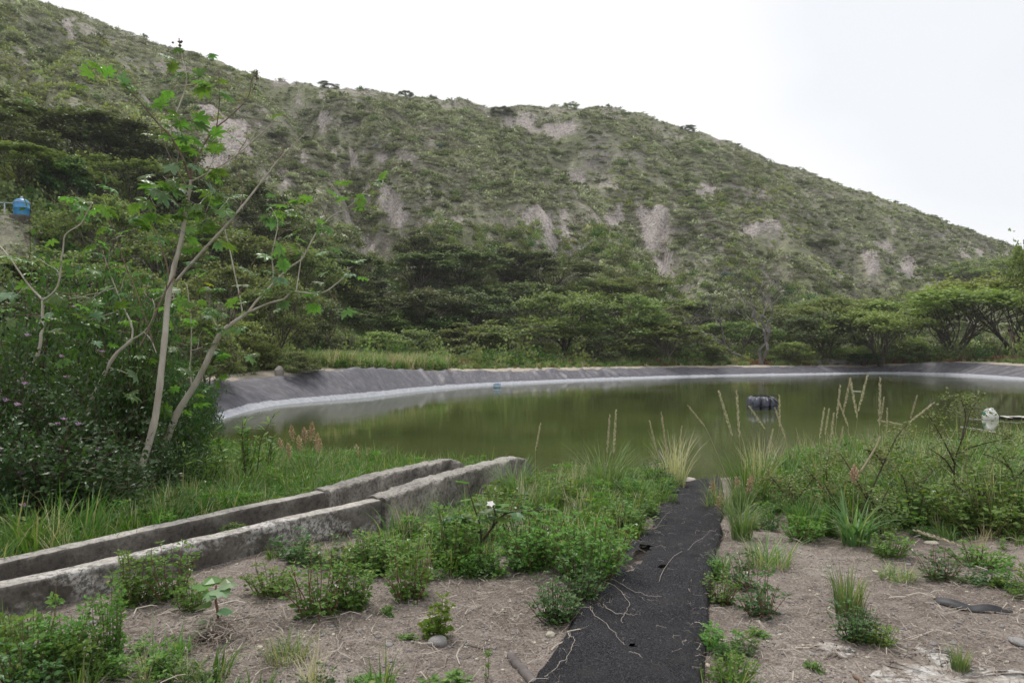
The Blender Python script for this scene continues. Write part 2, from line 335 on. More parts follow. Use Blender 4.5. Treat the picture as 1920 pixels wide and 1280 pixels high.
# ------------------------------------------------------------------ ground and hillside: one height field, near rows fine, far rows coarse
ROCKS = [  # pale bare patches on the hill: column, row, half width, half height in the photograph, strength
 (395,205,60,18,.7),(440,250,45,30,1.0),(350,235,35,30,.7),(385,300,50,30,.8),(560,150,60,10,.6),(975,228,40,14,.9),(1045,238,38,12,.9),(650,310,30,40,.7),
 (740,290,30,16,.8),(715,365,28,16,1.2),(830,408,30,9,1.1),(745,400,18,20,.8),(700,460,28,20,.9),(800,490,35,10,.9),(905,505,22,8,1.1),(520,330,40,30,.5),
 (1000,405,25,14,.8),(1020,440,38,40,1.0),(1060,455,40,26,1.0),(1155,405,26,20,1.0),(1190,395,22,20,1.0),(1230,420,34,26,1.1),(1215,450,26,22,.9),(1250,490,18,25,.9),
 (1240,540,26,12,.8),(1320,355,26,12,.7),(1420,365,20,14,.7),(1400,430,30,14,.7),(1440,420,30,12,.6),(1640,490,24,18,.9),(1705,500,16,16,1.0),(1660,465,16,9,.8),
 (1750,520,30,16,.6),(1820,470,30,16,.5),(260,190,30,14,.6),(230,235,24,14,.5),(160,70,30,10,.5),(125,38,26,9,.6),(1150,355,60,16,.4),(600,220,30,26,.5),(640,410,20,30,.5),(560,290,22,20,.5),(1090,330,40,12,.35),(620,180,50,14,.4)]
dd = [1.6]
while dd[-1] < 330: dd.append(dd[-1]*(1.0078 if dd[-1] < 16 else 1.0105))
dd = np.array(dd); uu = np.concatenate([np.linspace(-2.2, -.82, 50)[:-1], np.linspace(-.82, .82, 440), np.linspace(.82, 2.2, 50)[1:]])
U, D = np.meshgrid(uu, dd); GX = U*D; GY = D.copy()
Z, SDn, LF, TT, UU = H(GX, GY, raw=True)
lower = (LF > .55)*sst(-2.2, -1.6, SDn)*(1-sst(2.05, 2.3, SDn))
Zt = Z-.16*lower
def proj(x, y, z): return 960+x/y*F, HY-(z-CZ)/y*F
PX, PY = proj(GX, GY, Z)
rock = np.zeros_like(Z)
wn = (fbm(GX*.12, GY*.12, 4, 61)-.5)
for X, Y, a, b, s in ROCKS:
    k = (PX-X)**2/(a*1.15)**2+(PY-Y)**2/(b*1.15)**2
    rock = np.maximum(rock, s*np.exp(-k*1.1))
rock = rock*(TT > 0)*(.25+1.35*sst(.36, .60, fbm(UU*75+TT*9, TT*7+wn*2, 4, 303)))
gn = fbm(GX*.35, GY*.35, 4, 71); rockm = np.clip(sst(.36, .62, rock*.9+(gn-.5)*1.1+.12*(rock > .2)), 0, 1)*(TT > .02)
small = sst(.62, .71, fbm(GX*.22+9, GY*.22, 4, 91))*(TT > .08)*.7
rockm = np.maximum(rockm, small)
Zt = Zt+rockm*(fbm(GX*.9, GY*.9, 4, 12)-.5)*1.0*(TT > 0)
rocks_ = np.clip(rock*1.3+small*.5, 0, 1.2)*(TT > .02)
def rock_at(x, y):
    u = x/y; iu = np.clip(np.searchsorted(uu, u), 0, len(uu)-1); iy = np.clip(np.searchsorted(dd, y), 0, len(dd)-1); return rockm[iy, iu], TT[iy, iu]
nr, nc = Z.shape
V = np.stack([GX, GY, Zt], -1).reshape(-1, 3)
i, j = np.meshgrid(np.arange(nr-1), np.arange(nc-1), indexing='ij')
Qd = np.stack([i*nc+j, i*nc+j+1, (i+1)*nc+j+1, (i+1)*nc+j], -1).reshape(-1, 4)
ishill = (TT[:-1, :-1] > 0).reshape(-1)
# ground cover amounts painted per vertex: green cover, pale sand
sd1, lf1 = SDn, LF
chx = np.interp(GY, [2, 4, 6.5, 9.7, 14], [-4.3, -3.3, -1.7, -.7, 1.0])
left = sst(.0, .6, chx-GX)*(GY < 22)
thick = sst(.2, 1.4, GX-(1.3+.16*GY))*sst(6.3, 8.0, GY)*(GY < 20)
mid = sst(-.3, .3, GX-chx)*(GX < .25*GY-.6)*sst(6.6, 8.2, GY)*(GY < 14)
far = sst(3.3, 4.6, SDn)*(GY > 18)
green = np.clip(np.maximum.reduce([left*.9, thick*.8, mid*.8, far*.85]), 0, 1)
sand = (LF > .5)*sst(1.9, 2.1, SDn)*(1-sst(3.3, 4.6, SDn))
def sub(Q, name, mat):
    ids, inv = np.unique(Q.ravel(), return_inverse=True); b = MB(); b.add(V[ids], q=inv.reshape(-1, 4))
    me = b.mesh(name, mat, True, {'rock': rocks_.reshape(-1)[ids], 'green': green.reshape(-1)[ids], 'sand': sand.reshape(-1)[ids]})
    return me
# near ground
m, t, p, o = newmat('dry_earth'); p.inputs['Roughness'].default_value = .95; p.inputs['Specular IOR Level'].default_value = .15; Lk = t.links.new
n1 = noise_(t, .9, 6, .6); n2 = noise_(t, 9, 6, .7); n3 = noise_(t, 70, 4, .75); n4 = noise_(t, 3.2, 5, .65)
c1 = ramp(t, [(.30, (.12, .097, .083)), (.52, (.225, .192, .170)), (.72, (.37, .335, .305))], n2).outputs[0]
c2 = ramp(t, [(.35, (.14, .115, .10)), (.6, (.26, .225, .20)), (.75, (.42, .39, .36))], n1).outputs[0]
cc = mixc(t, .5, c1, c2)
sp = ramp(t, [(.38, (.45, .43, .42)), (.52, (1, 1, 1)), (.64, (1.7, 1.65, 1.55))], n3).outputs[0]
cc = mixc(t, .8, cc, sp, 'MULTIPLY')
vo = nd(t, 'TexVoronoi', Scale=55.0); tcn = t.nodes.new('ShaderNodeTexCoord'); Lk(tcn.outputs['Object'], vo.inputs['Vector'])
vs = ramp(t, [(.0, (1, 1, 1)), (.16, (1, 1, 1)), (.22, (0, 0, 0))], vo.outputs['Distance']).outputs[0]
gate = math_(t, 'MULTIPLY', math_(t, 'GREATER_THAN', vo.outputs['Color'], .62), vs)
cc = mixc(t, math_(t, 'MULTIPLY', gate, .7), cc, (.46, .43, .39))
gcol = ramp(t, [(.35, (.035, .045, .018)), (.55, (.06, .085, .028)), (.7, (.11, .11, .05))], n2).outputs[0]
gf = math_(t, 'MULTIPLY', attr(t, 'green'), math_(t, 'MULTIPLY_ADD', n4, 1.6), True)
cc = mixc(t, gf, cc, gcol)
cc = mixc(t, attr(t, 'sand'), cc, ramp(t, [(.4, (.30, .26, .21)), (.6, (.46, .41, .34))], n2).outputs[0])
Lk(cc, p.inputs['Base Color'])
hgt = math_(t, 'ADD', math_(t, 'MULTIPLY', n2, 1.0), math_(t, 'MULTIPLY', n3, .5)); bump(t, p, hgt, .7, .03)
g = link('ground', sub(Qd[~ishill], 'ground', m)); tag(g, kind='structure'); earth = m
# hillside
m, t, p, o = newmat('hill_soil'); p.inputs['Roughness'].default_value = 1; p.inputs['Specular IOR Level'].default_value = .05; Lk = t.links.new
n1 = noise_(t, .10, 6, .62); n2 = noise_(t, .8, 6, .7); n3 = noise_(t, .35, 6, .7, dist=.6)
soil = ramp(t, [(.34, (.19, .18, .155)), (.5, (.29, .27, .235)), (.66, (.42, .38, .34))], n2).outputs[0]
grs = ramp(t, [(.3, (.18, .195, .11)), (.55, (.245, .26, .15)), (.75, (.31, .32, .185))], n2).outputs[0]
cc = mixc(t, ramp(t, [(.38, (0, 0, 0)), (.6, (1, 1, 1))], n1).outputs[0], soil, grs)
n5 = noise_(t, 2.6, 7, .78, stretch=(1, 1, .6)); rk = ramp(t, [(.34, (.15, .125, .12)), (.45, (.30, .265, .25)), (.60, (.54, .49, .455))], n5).outputs[0]
rf = math_(t, 'ADD', attr(t, 'rock'), math_(t, 'MULTIPLY', math_(t, 'SUBTRACT', noise_(t, 1.0, 7, .74), .5), 2.6)); cc = mixc(t, ramp(t, [(.42, (0, 0, 0)), (.56, (1, 1, 1))], rf).outputs[0], cc, rk)
Lk(cc, p.inputs['Base Color']); bump(t, p, math_(t, 'ADD', n2, n3), .8, .9)
hl = link('hillside', sub(Qd[ishill], 'hillside', m)); tag(hl, kind='structure')
# the rest of the ground sheet, behind and beside the camera
b = MB(); gx = np.array([-900, -300, -80, -20, -5, 0, 5, 20, 80, 300, 900.]); gy = np.array([-900, -300, -80, -20, -6, 1.62])
XX, YY = np.meshgrid(gx, gy); b.add(np.stack([XX, YY, np.full_like(XX, .70)], -1).reshape(-1, 3),
  q=[(a*11+c, a*11+c+1, (a+1)*11+c+1, (a+1)*11+c) for a in range(5) for c in range(10)])
b.add([(-900, 1.62, .4), (-3.5, 1.62, .4), (-900, 400, .4)], t=[(0, 1, 2)]); b.add([(900, 1.62, .3), (900, 400, .3), (3.5, 1.62, .3)], t=[(0, 1, 2)])
tag(link('outer_ground', b.mesh('outer_ground', earth, False, {'rock': np.zeros(b.n), 'green': np.full(b.n, .6), 'sand': np.zeros(b.n)})), kind='structure')

# ------------------------------------------------------------------ water
m, t, p, o = newmat('pond_water')
nn = noise_(t, .25, 3, .5); Lk = t.links.new
Lk(ramp(t, [(.35, (.046, .060, .017)), (.65, (.064, .078, .023))], nn).outputs[0], p.inputs['Base Color'])
p.inputs['Roughness'].default_value = .03; p.inputs['IOR'].default_value = 1.33; p.inputs['Specular IOR Level'].default_value = .5
w1 = noise_(t, 1.0, 3, .5, stretch=(1.2, 4.5, 1)); w2 = noise_(t, 1.0, 2, .5, stretch=(5, 16, 1)); w3 = noise_(t, .12, 2, .5)
amp = ramp(t, [(.4, (.25, .25, .25)), (.62, (1, 1, 1))], w3).outputs[0]
hh = math_(t, 'MULTIPLY', math_(t, 'ADD', w1, math_(t, 'MULTIPLY', w2, .35)), amp); bump(t, p, hh, .15, .03)
b = MB(); nrm = np.stack([(PB-np.roll(PA, 1, 0))[:, 1], -(PB-np.roll(PA, 1, 0))[:, 0]], -1); nrm /= np.linalg.norm(nrm, axis=1)[:, None]
tst, _, _ = sdf(*(PA+nrm*.4).T); nrm *= np.where(np.median(tst) > 0, 1, -1); NRM = nrm
WP = PA+nrm*.55; c = np.array([12, 32.]); b.add(np.vstack([np.c_[WP, np.zeros(len(WP))], [[*c, 0]]]), t=[(k, (k+1) % len(WP), len(WP)) for k in range(len(WP))])
w = link('pond_water', b.mesh('pond_water', m)); tag(w, kind='structure')
b = MB(); b.add(np.vstack([np.c_[WP*1.0, np.full(len(WP), -1.7)], [[*c, -1.7]]]), t=[(k, (k+1) % len(WP), len(WP)) for k in range(len(WP))])
# ------------------------------------------------------------------ liner
m, t, p, o = newmat('black_liner'); p.inputs['Roughness'].default_value = .5; p.inputs['Specular IOR Level'].default_value = .5; Lk = t.links.new
pd = catmull(CT, 60); keep = pd[:, 3] > .5; i0 = np.where(keep & ~np.roll(keep, 1))[0][0]; pd = np.roll(pd, -i0, 0); pd = pd[:keep.sum()]
seg = np.linalg.norm(np.diff(pd[:, :2], axis=0), axis=1); s = np.r_[0, np.cumsum(seg)]; ss = np.arange(0, s[-1], .10)
pd = np.stack([np.interp(ss, s, pd[:, k]) for k in range(4)], -1)
tg = np.gradient(pd[:, :2], axis=0); tg /= np.linalg.norm(tg, axis=1)[:, None]; nn_ = np.stack([tg[:, 1], -tg[:, 0]], -1)
nn_ = nn_*np.where(np.median(sdf(*(pd[:, :2]+nn_*.3).T)[0]) > 0, 1, -1)
ker = np.ones(31)/31; nn_ = np.stack([np.convolve(np.pad(nn_[:, k], 15, 'edge'), ker, 'valid') for k in (0, 1)], -1)
off = np.array([-1.2, -.6, -.25, -.05, .05, .15, .28, .45, .65, .9, 1.15, 1.4, 1.6, 1.75, 1.95, 2.15, 2.3])
Sg, Og = np.meshgrid(np.arange(len(ss)), off, indexing='ij'); BX = pd[Sg, 0]+nn_[Sg, 0]*Og; BY = pd[Sg, 1]+nn_[Sg, 1]*Og
rimg = pd[Sg, 2]; z = rimg*np.clip(Og/1.7, -.6, 1)
s2 = ss[Sg]; lean = s2+Og*.7*np.sin(s2*.13+1.0)                             # folds lean with the pull of the sheet
ridge = lambda f, sd_, o_=2: np.abs(fbm(lean*f, Og*.22, o_, sd_)-.5)*2
fold = (1-sst(0, .16, ridge(.62, 5)))*.13*sst(.36, .54, fbm(lean*.12, 0*lean, 2, 6)) + (1-sst(0, .3, ridge(1.7, 9)))*.075 + (fbm(lean*4.5, Og*.3, 2, 15)-.5)*.03 + (fbm(lean*.45, Og*.6, 3, 16)-.5)*.14
fold *= sst(.1, .55, Og)*(1-.6*sst(1.5, 2.2, Og)); z = z+fold+.02
lip = (fbm(s2*.8, 0*s2, 3, 77)-.5)*.14*sst(1.2, 1.7, Og); z = z+lip - .10*sst(2.05, 2.3, Og)
jag = (fbm(s2*1.3, 0*s2, 3, 17)-.5)*.5*sst(1.9, 2.3, Og); BX = BX+nn_[Sg, 0]*jag; BY = BY+nn_[Sg, 1]*jag
b = MB(); a_, c_ = len(ss), len(off); i, j = np.meshgrid(np.arange(a_-1), np.arange(c_-1), indexing='ij')
b.add(np.stack([BX, BY, z], -1).reshape(-1, 3), q=np.stack([i*c_+j, i*c_+j+1, (i+1)*c_+j+1, (i+1)*c_+j], -1).reshape(-1, 4), tint=(Og/2).ravel())
lin_extra = {'run': lean.ravel()*.1, 'up': Og.ravel()}
up = attr(t, 'up'); run = attr(t, 'run'); cx = t.nodes.new('ShaderNodeCombineXYZ'); Lk(run, cx.inputs[0]); Lk(up, cx.inputs[1])
st = noise_(t, 6, 5, .65, vec=cx.outputs[0], stretch=(9, .5, 1)); ed = noise_(t, 5, 4, .7, vec=cx.outputs[0], stretch=(14, 1, 1))
base = ramp(t, [(.3, (.045, .042, .052)), (.5, (.078, .074, .088)), (.72, (.15, .145, .165))], st).outputs[0]
silt = math_(t, 'MULTIPLY_ADD', ed, .06); silt.node.inputs[2].default_value = .22
band = math_(t, 'SUBTRACT', silt, up); bandf = ramp(t, [(.485, (0, 0, 0)), (.51, (1, 1, 1))], math_(t, 'ADD', band, .5)).outputs[0]
lt = nd(t, 'TexNoise', Scale=3.0)
col = mixc(t, bandf, base, ramp(t, [(.35, (.27, .28, .31)), (.6, (.42, .43, .47))], ed).outputs[0])
Lk(col, p.inputs['Base Color']); bump(t, p, st, .4, .03)
rr = t.nodes.new('ShaderNodeMapRange'); Lk(bandf, rr.inputs[0]); rr.inputs[3].default_value = .56; rr.inputs[4].default_value = .95; Lk(rr.outputs[0], p.inputs['Roughness'])
ln = link('pond_liner', b.mesh('pond_liner', m, True, lin_extra))
tag(ln, 'wrinkled black plastic liner round the pond with a pale silt line at the water', 'pond liner')

# ------------------------------------------------------------------ concrete channel
def concrete(name, rough_agg, white=0.0):
    m, t, p, o = newmat(name); p.inputs['Roughness'].default_value = .95; p.inputs['Specular IOR Level'].default_value = .1; Lk = t.links.new
    n1 = noise_(t, 2.2, 6, .65); n2 = noise_(t, 26, 5, .75); n3 = noise_(t, 80, 3, .7)
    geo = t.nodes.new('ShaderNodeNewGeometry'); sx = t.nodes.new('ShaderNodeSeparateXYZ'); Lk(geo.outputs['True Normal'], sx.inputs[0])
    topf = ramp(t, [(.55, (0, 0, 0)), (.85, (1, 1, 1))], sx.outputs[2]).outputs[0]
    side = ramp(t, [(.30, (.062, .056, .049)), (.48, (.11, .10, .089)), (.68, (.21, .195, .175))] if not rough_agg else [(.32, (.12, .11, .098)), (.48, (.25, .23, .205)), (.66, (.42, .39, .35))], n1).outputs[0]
    tp = ramp(t, [(.3, (.28, .262, .24)), (.6, (.44, .415, .38))], n1).outputs[0]   # overhead light put into the colour: upper faces paler, sides darker
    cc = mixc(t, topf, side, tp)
    cc = mixc(t, .85 if rough_agg else .6, cc, ramp(t, [(.36, (.32, .31, .3)), (.5, (1, 1, 1)), (.66, (1.35, 1.33, 1.3))], n2).outputs[0], 'MULTIPLY')
    if white:
        w_ = ramp(t, [(.5, (0, 0, 0)), (.62, (1, 1, 1))], noise_(t, 1.3, 5, .7, stretch=(1, 1, 2))).outputs[0]
        cc = mixc(t, math_(t, 'MULTIPLY', w_, white), cc, mixc(t, ramp(t, [(.45, (0, 0, 0)), (.55, (1, 1, 1))], n2).outputs[0], (.16, .15, .14), (.60, .58, .55)))
    Lk(cc, p.inputs['Base Color']); bump(t, p, math_(t, 'ADD', n2, math_(t, 'MULTIPLY', n3, .6)), 1.0 if rough_agg else .6, .025 if rough_agg else .012)
    return m
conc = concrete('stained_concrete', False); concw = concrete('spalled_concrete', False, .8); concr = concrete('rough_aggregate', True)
def wall(name, P, th, mat, parent, rough=.006, ztop=None, deep=.45, close=True, roundend=0):
    """a cast wall along P (x, y, top z), its near face on P, thickness to the left of travel"""
    P = np.asarray(P, float); s = np.r_[0, np.cumsum(np.linalg.norm(np.diff(P[:, :2], axis=0), axis=1))]; q = np.arange(0, s[-1]+.02, .04)
    C = np.stack([np.interp(q, s, P[:, k]) for k in range(3)], -1); tg = np.gradient(C[:, :2], axis=0); tg /= np.linalg.norm(tg, axis=1)[:, None]
    nl = np.stack([-tg[:, 1], tg[:, 0]], -1)
    n = len(C); prof = []                                             # cross section: across 0..1, drop below top
    for f in np.linspace(0, 1, 9): prof.append((0, deep*(1-f)))
    prof[-1] = (0, .022); prof += [(.06, .006), (.2, 0), (.4, .0), (.6, 0), (.8, 0), (.94, .006)] + [(1, .022)]+[(1, deep*f) for f in np.linspace(.1, 1, 8)]
    prof = np.array(prof); k = len(prof)
    A = prof[None, :, 0]*th; Dz = prof[None, :, 1]+0*A
    e = np.zeros((n, 1))
    if roundend: e = (np.clip(1-(s[-1]-q)/roundend, 0, 1)**2.4)[:, None]*.16
    X = C[:, None, 0]+nl[:, None, 0]*A; Y = C[:, None, 1]+nl[:, None, 1]*A; Zz = C[:, None, 2]-Dz-e+(fbm(q*1.1, q*0, 3, 4)[:, None]-.5)*.03
    nx = (fbm(q[:, None]*9+prof[None, :, 1]*30, prof[None, :, 1]*9+A*20, 4, 9)-.5)*rough*4; sgn = np.where(prof[None, :, 0] < .5, -1, 1)
    X = X+nl[:, None, 0]*nx*sgn; Y = Y+nl[:, None, 1]*nx*sgn; Zz = Zz+(fbm(q[:, None]*11, A*30+3, 4, 19)-.5)*rough*3.2*(prof[None, :, 1] < .03)
    b = MB(); i, j = np.meshgrid(np.arange(n-1), np.arange(k-1), indexing='ij')
    b.add(np.stack([X, Y, Zz], -1).reshape(-1, 3), q=np.stack([i*k+j, (i+1)*k+j, (i+1)*k+j+1, i*k+j+1], -1).reshape(-1, 4))
    for r0, fl in ((0, 1), (n-1, -1)):
        r_ = [r0*k+x for x in range(k)]; cen = np.array([[X[r0].mean(), Y[r0].mean(), Zz[r0].mean()]]); base_ = b.n
        b.add(np.vstack([np.stack([X[r0], Y[r0], Zz[r0]], -1), cen]), t=[((x, x+1, k) if fl > 0 else (x+1, x, k)) for x in range(k-1)])
    return link(name, b.mesh(name, mat, True), parent)
c0 = np.array([-1.22, 6.5]); ch = empty('concrete_channel', (0, 0, 0), 'open concrete channel of two low weathered walls running down into the pond', 'channel')
na = [(-5.6, .9, .92), (-4.3, 2.4, .90), (-3.02, 4.03, .885), (-1.96, 5.46, .87), (-1.235, 6.48, .855)]
nb = [(-1.20, 6.53, .858), (-.74, 7.7, .83), (-.27, 8.8, .79), (.10, 9.55, .755), (.30, 9.9, .735)]
fa = [(-6.2, 1.35, .92), (-4.75, 2.75, .90), (-3.44, 4.40, .885), (-2.55, 5.75, .87), (-1.86, 6.80, .86)]
fb = [(-1.82, 6.86, .862), (-1.44, 7.9, .83), (-1.02, 8.9, .79), (-.66, 9.7, .75)]
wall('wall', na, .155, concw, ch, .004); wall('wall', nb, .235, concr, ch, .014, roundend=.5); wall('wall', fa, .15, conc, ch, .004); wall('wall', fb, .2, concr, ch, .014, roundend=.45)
bb = MB(); ca = np.vstack([na, nb[:-1]]); cb = np.vstack([fa, fb]); ca_ = ca+[-.05, .05, 0]; n = len(ca)
bb.add(np.vstack([np.c_[ca[:, 0]-.03, ca[:, 1], ca[:, 2]-.36], np.c_[cb[:, 0]+.03, cb[:, 1], cb[:, 2]-.36]]), q=[(k, k+1, n+k+1, n+k) for k in range(n-1)])
link('channel_bed', bb.mesh('channel_bed', plain('wet_mud', (.05, .045, .035), .5, (.03, .028, .022), 6, .5), True), ch)
# pale joint stone left between the two lengths of wall
# ------------------------------------------------------------------ shade net mat
ed_l = [(990,1330),(1018,1268),(1060,1205),(1110,1130),(1150,1085),(1180,1048),(1205,1005),(1232,962),(1256,930),(1278,905)]
ed_r = [(1308,1330),(1308,1268),(1316,1200),(1330,1120),(1338,1060),(1346,1005),(1352,960),(1354,930),(1352,915),(1350,903)]
LE = np.array([gp(*q_) for q_ in ed_l]); RE = np.array([gp(*q_) for q_ in ed_r])
dl = LE[0]+(LE[0]-LE[1])/max(LE[1][1]-LE[0][1], .1)*1.2; dr = RE[0]+(RE[0]-RE[1])/max(RE[1][1]-RE[0][1], .1)*1.2
LE = smooth_line(np.vstack([dl, LE]), 40); RE = smooth_line(np.vstack([dr, RE]), 40)
def resamp(P, n): s = np.r_[0, np.cumsum(np.linalg.norm(np.diff(P, axis=0), axis=1))]; q = np.linspace(0, s[-1], n); return np.stack([np.interp(q, s, P[:, k]) for k in range(3)], -1)
NL, NW = 560, 56; LE = resamp(LE, NL); RE = resamp(RE, NL); RE[:, 2] = 0; LE[:, 2] = 0
wv = np.linspace(-.04, 1.05, NW); edge_l = (fbm(np.arange(NL)*.05, np.zeros(NL), 3, 3)-.5)*.09; edge_r = (fbm(np.arange(NL)*.04, np.zeros(NL), 3, 13)-.5)*.06
MX = LE[:, None, 0]*(1-wv)+RE[:, None, 0]*wv+edge_l[:, None]*(1-wv)*(wv < .2)+edge_r[:, None]*(wv > .85); MY = LE[:, None, 1]*(1-wv)+RE[:, None, 1]*wv
MZ = H(MX, MY); MZ = np.maximum(MZ, -.25)
run_ = np.arange(NL)[:, None]/NL*9.5
MZ = MZ+.035+(fbm(MX*2.2, MY*1.3, 3, 6)-.5)*.10+(fbm(MX*7, MY*2.5, 3, 26)-.5)*.04+.05*np.exp(-((wv[None]-.9)/.07)**2)*sst(0, .1, fbm(MY*.5, 0*MY, 2, 3)) -.11*sst(1.0, 1.05, wv)[None]-.03*(1-sst(-.04, .02, wv))[None]
MZ = MZ+(1-sst(0, .12, np.abs(fbm(MX*1.2+MY*.15, MY*.16, 2, 33)-.5)*2))*.035
b = MB(); i, j = np.meshgrid(np.arange(NL-1), np.arange(NW-1), indexing='ij'); Q = np.stack([i*NW+j, i*NW+j+1, (i+1)*NW+j+1, (i+1)*NW+j], -1).reshape(-1, 4)
cx_ = (MX[:-1, :-1]).ravel(); cy_ = MY[:-1, :-1].ravel(); hole = np.zeros(len(cx_), bool)
t1, t2 = gp(1172, 1082), gp(1218, 1032); ax = (t2-t1)[:2]; Lh = np.linalg.norm(ax); ax /= Lh
pa = (cx_-t1[0])*ax[0]+(cy_-t1[1])*ax[1]; pb = -(cx_-t1[0])*ax[1]+(cy_-t1[1])*ax[0]
hole |= (pa > 0) & (pa < Lh) & (np.abs(pb+.02*np.sin(pa*30)) < .045*np.sin(np.pi*np.clip(pa/Lh, 0, 1))**.7+.006)
h2 = gp(1239, 1078); hole |= ((cx_-h2[0])/.035)**2+((cy_-h2[1])/.03)**2 < 1
h3 = gp(1182, 1228); hole |= ((cx_-h3[0])/.02)**2+((cy_-h3[1])/.03)**2 < 1
b.add(np.stack([MX, MY, MZ], -1).reshape(-1, 3), q=Q[~hole], tint=.5)
m, t, p, o = newmat('black_shade_net'); p.inputs['Roughness'].default_value = .7; p.inputs['Specular IOR Level'].default_value = .2; Lk = t.links.new
tcn = t.nodes.new('ShaderNodeTexCoord')
wvn = nd(t, 'TexWave', Scale=42.0, Distortion=6.0, Detail=2.0); wvn.inputs['Detail Scale'].default_value = 2.5; Lk(tcn.outputs['Object'], wvn.inputs['Vector'])
vo = nd(t, 'TexVoronoi', Scale=120.0); mp_ = t.nodes.new('ShaderNodeMapping'); mp_.inputs['Scale'].default_value = (1, .5, 1); Lk(tcn.outputs['Object'], mp_.inputs[0]); Lk(mp_.outputs[0], vo.inputs['Vector'])
n1 = noise_(t, 1.6, 4, .6); n2 = noise_(t, 85, 4, .75)
kn = math_(t, 'ADD', math_(t, 'MULTIPLY', wvn.outputs['Fac'], .35), math_(t, 'MULTIPLY', vo.outputs['Distance'], .8))
cc = ramp(t, [(.15, (.006, .006, .007)), (.42, (.024, .024, .029)), (.8, (.08, .08, .094))], kn).outputs[0]
cc = mixc(t, math_(t, 'MULTIPLY', ramp(t, [(.56, (0, 0, 0)), (.63, (1, 1, 1))], n2).outputs[0], .7), cc, (.24, .235, .25))
cc = mixc(t, .5, cc, ramp(t, [(.35, (.55, .55, .57)), (.65, (1.3, 1.27, 1.25))], n1).outputs[0], 'MULTIPLY')
cc = mixc(t, math_(t, 'MULTIPLY', ramp(t, [(.52, (0, 0, 0)), (.72, (1, 1, 1))], noise_(t, 4.5, 7, .8)).outputs[0], .45), cc, (.15, .13, .115))
Lk(cc, p.inputs['Base Color']); bump(t, p, math_(t, 'ADD', kn, n2), 1.0, .03)
mat_o = link('shade_net_mat', b.mesh('shade_net_mat', m, True)); tag(mat_o, 'long strip of black shade netting leading down to the water, torn on its left', 'net mat')

# ------------------------------------------------------------------ leaf templates (Y along the leaf, Z its normal)
DIA_V = np.array([(0,0,0),(.5,.45,.08),(0,1,0),(-.5,.45,.08)], float); DIA_Q = np.array([(0,1,2,3)])
HERB_V = np.array([(0,0,0),(.16,.22,.05),(.30,.42,.06),(.17,.66,.03),(0,1,-.10),(-.17,.66,.03),(-.30,.42,.06),(-.16,.22,.05),(0,.45,-.01)], float)
HERB_T = np.array([(0,1,8),(1,2,8),(2,3,8),(3,4,8),(4,5,8),(5,6,8),(6,7,8),(7,0,8)])
LANCE_V = np.array([(0,0,0),(.09,.3,.02),(.10,.6,.02),(0,1,-.08),(-.10,.6,.02),(-.09,.3,.02)], float); LANCE_T = np.array([(0,1,5),(1,2,5),(2,4,5),(2,3,4)])
def herb_leaves(mb, pos, D, size, tint, m=0, g=None):
    stamp(mb, HERB_V, HERB_T, frames(D, g)*np.asarray(size)[:, None, None], pos, tint, m)
def cards(mb, pos, size, tint, g, flat=.5, m=0, asp=.55):
    D = rdir(len(pos), g, flat); M = frames(D, g)*np.asarray(size)[:, None, None]; M[:, :, 0] *= asp*2
    stamp(mb, DIA_V, DIA_Q, M, pos, tint, m, quads=True)

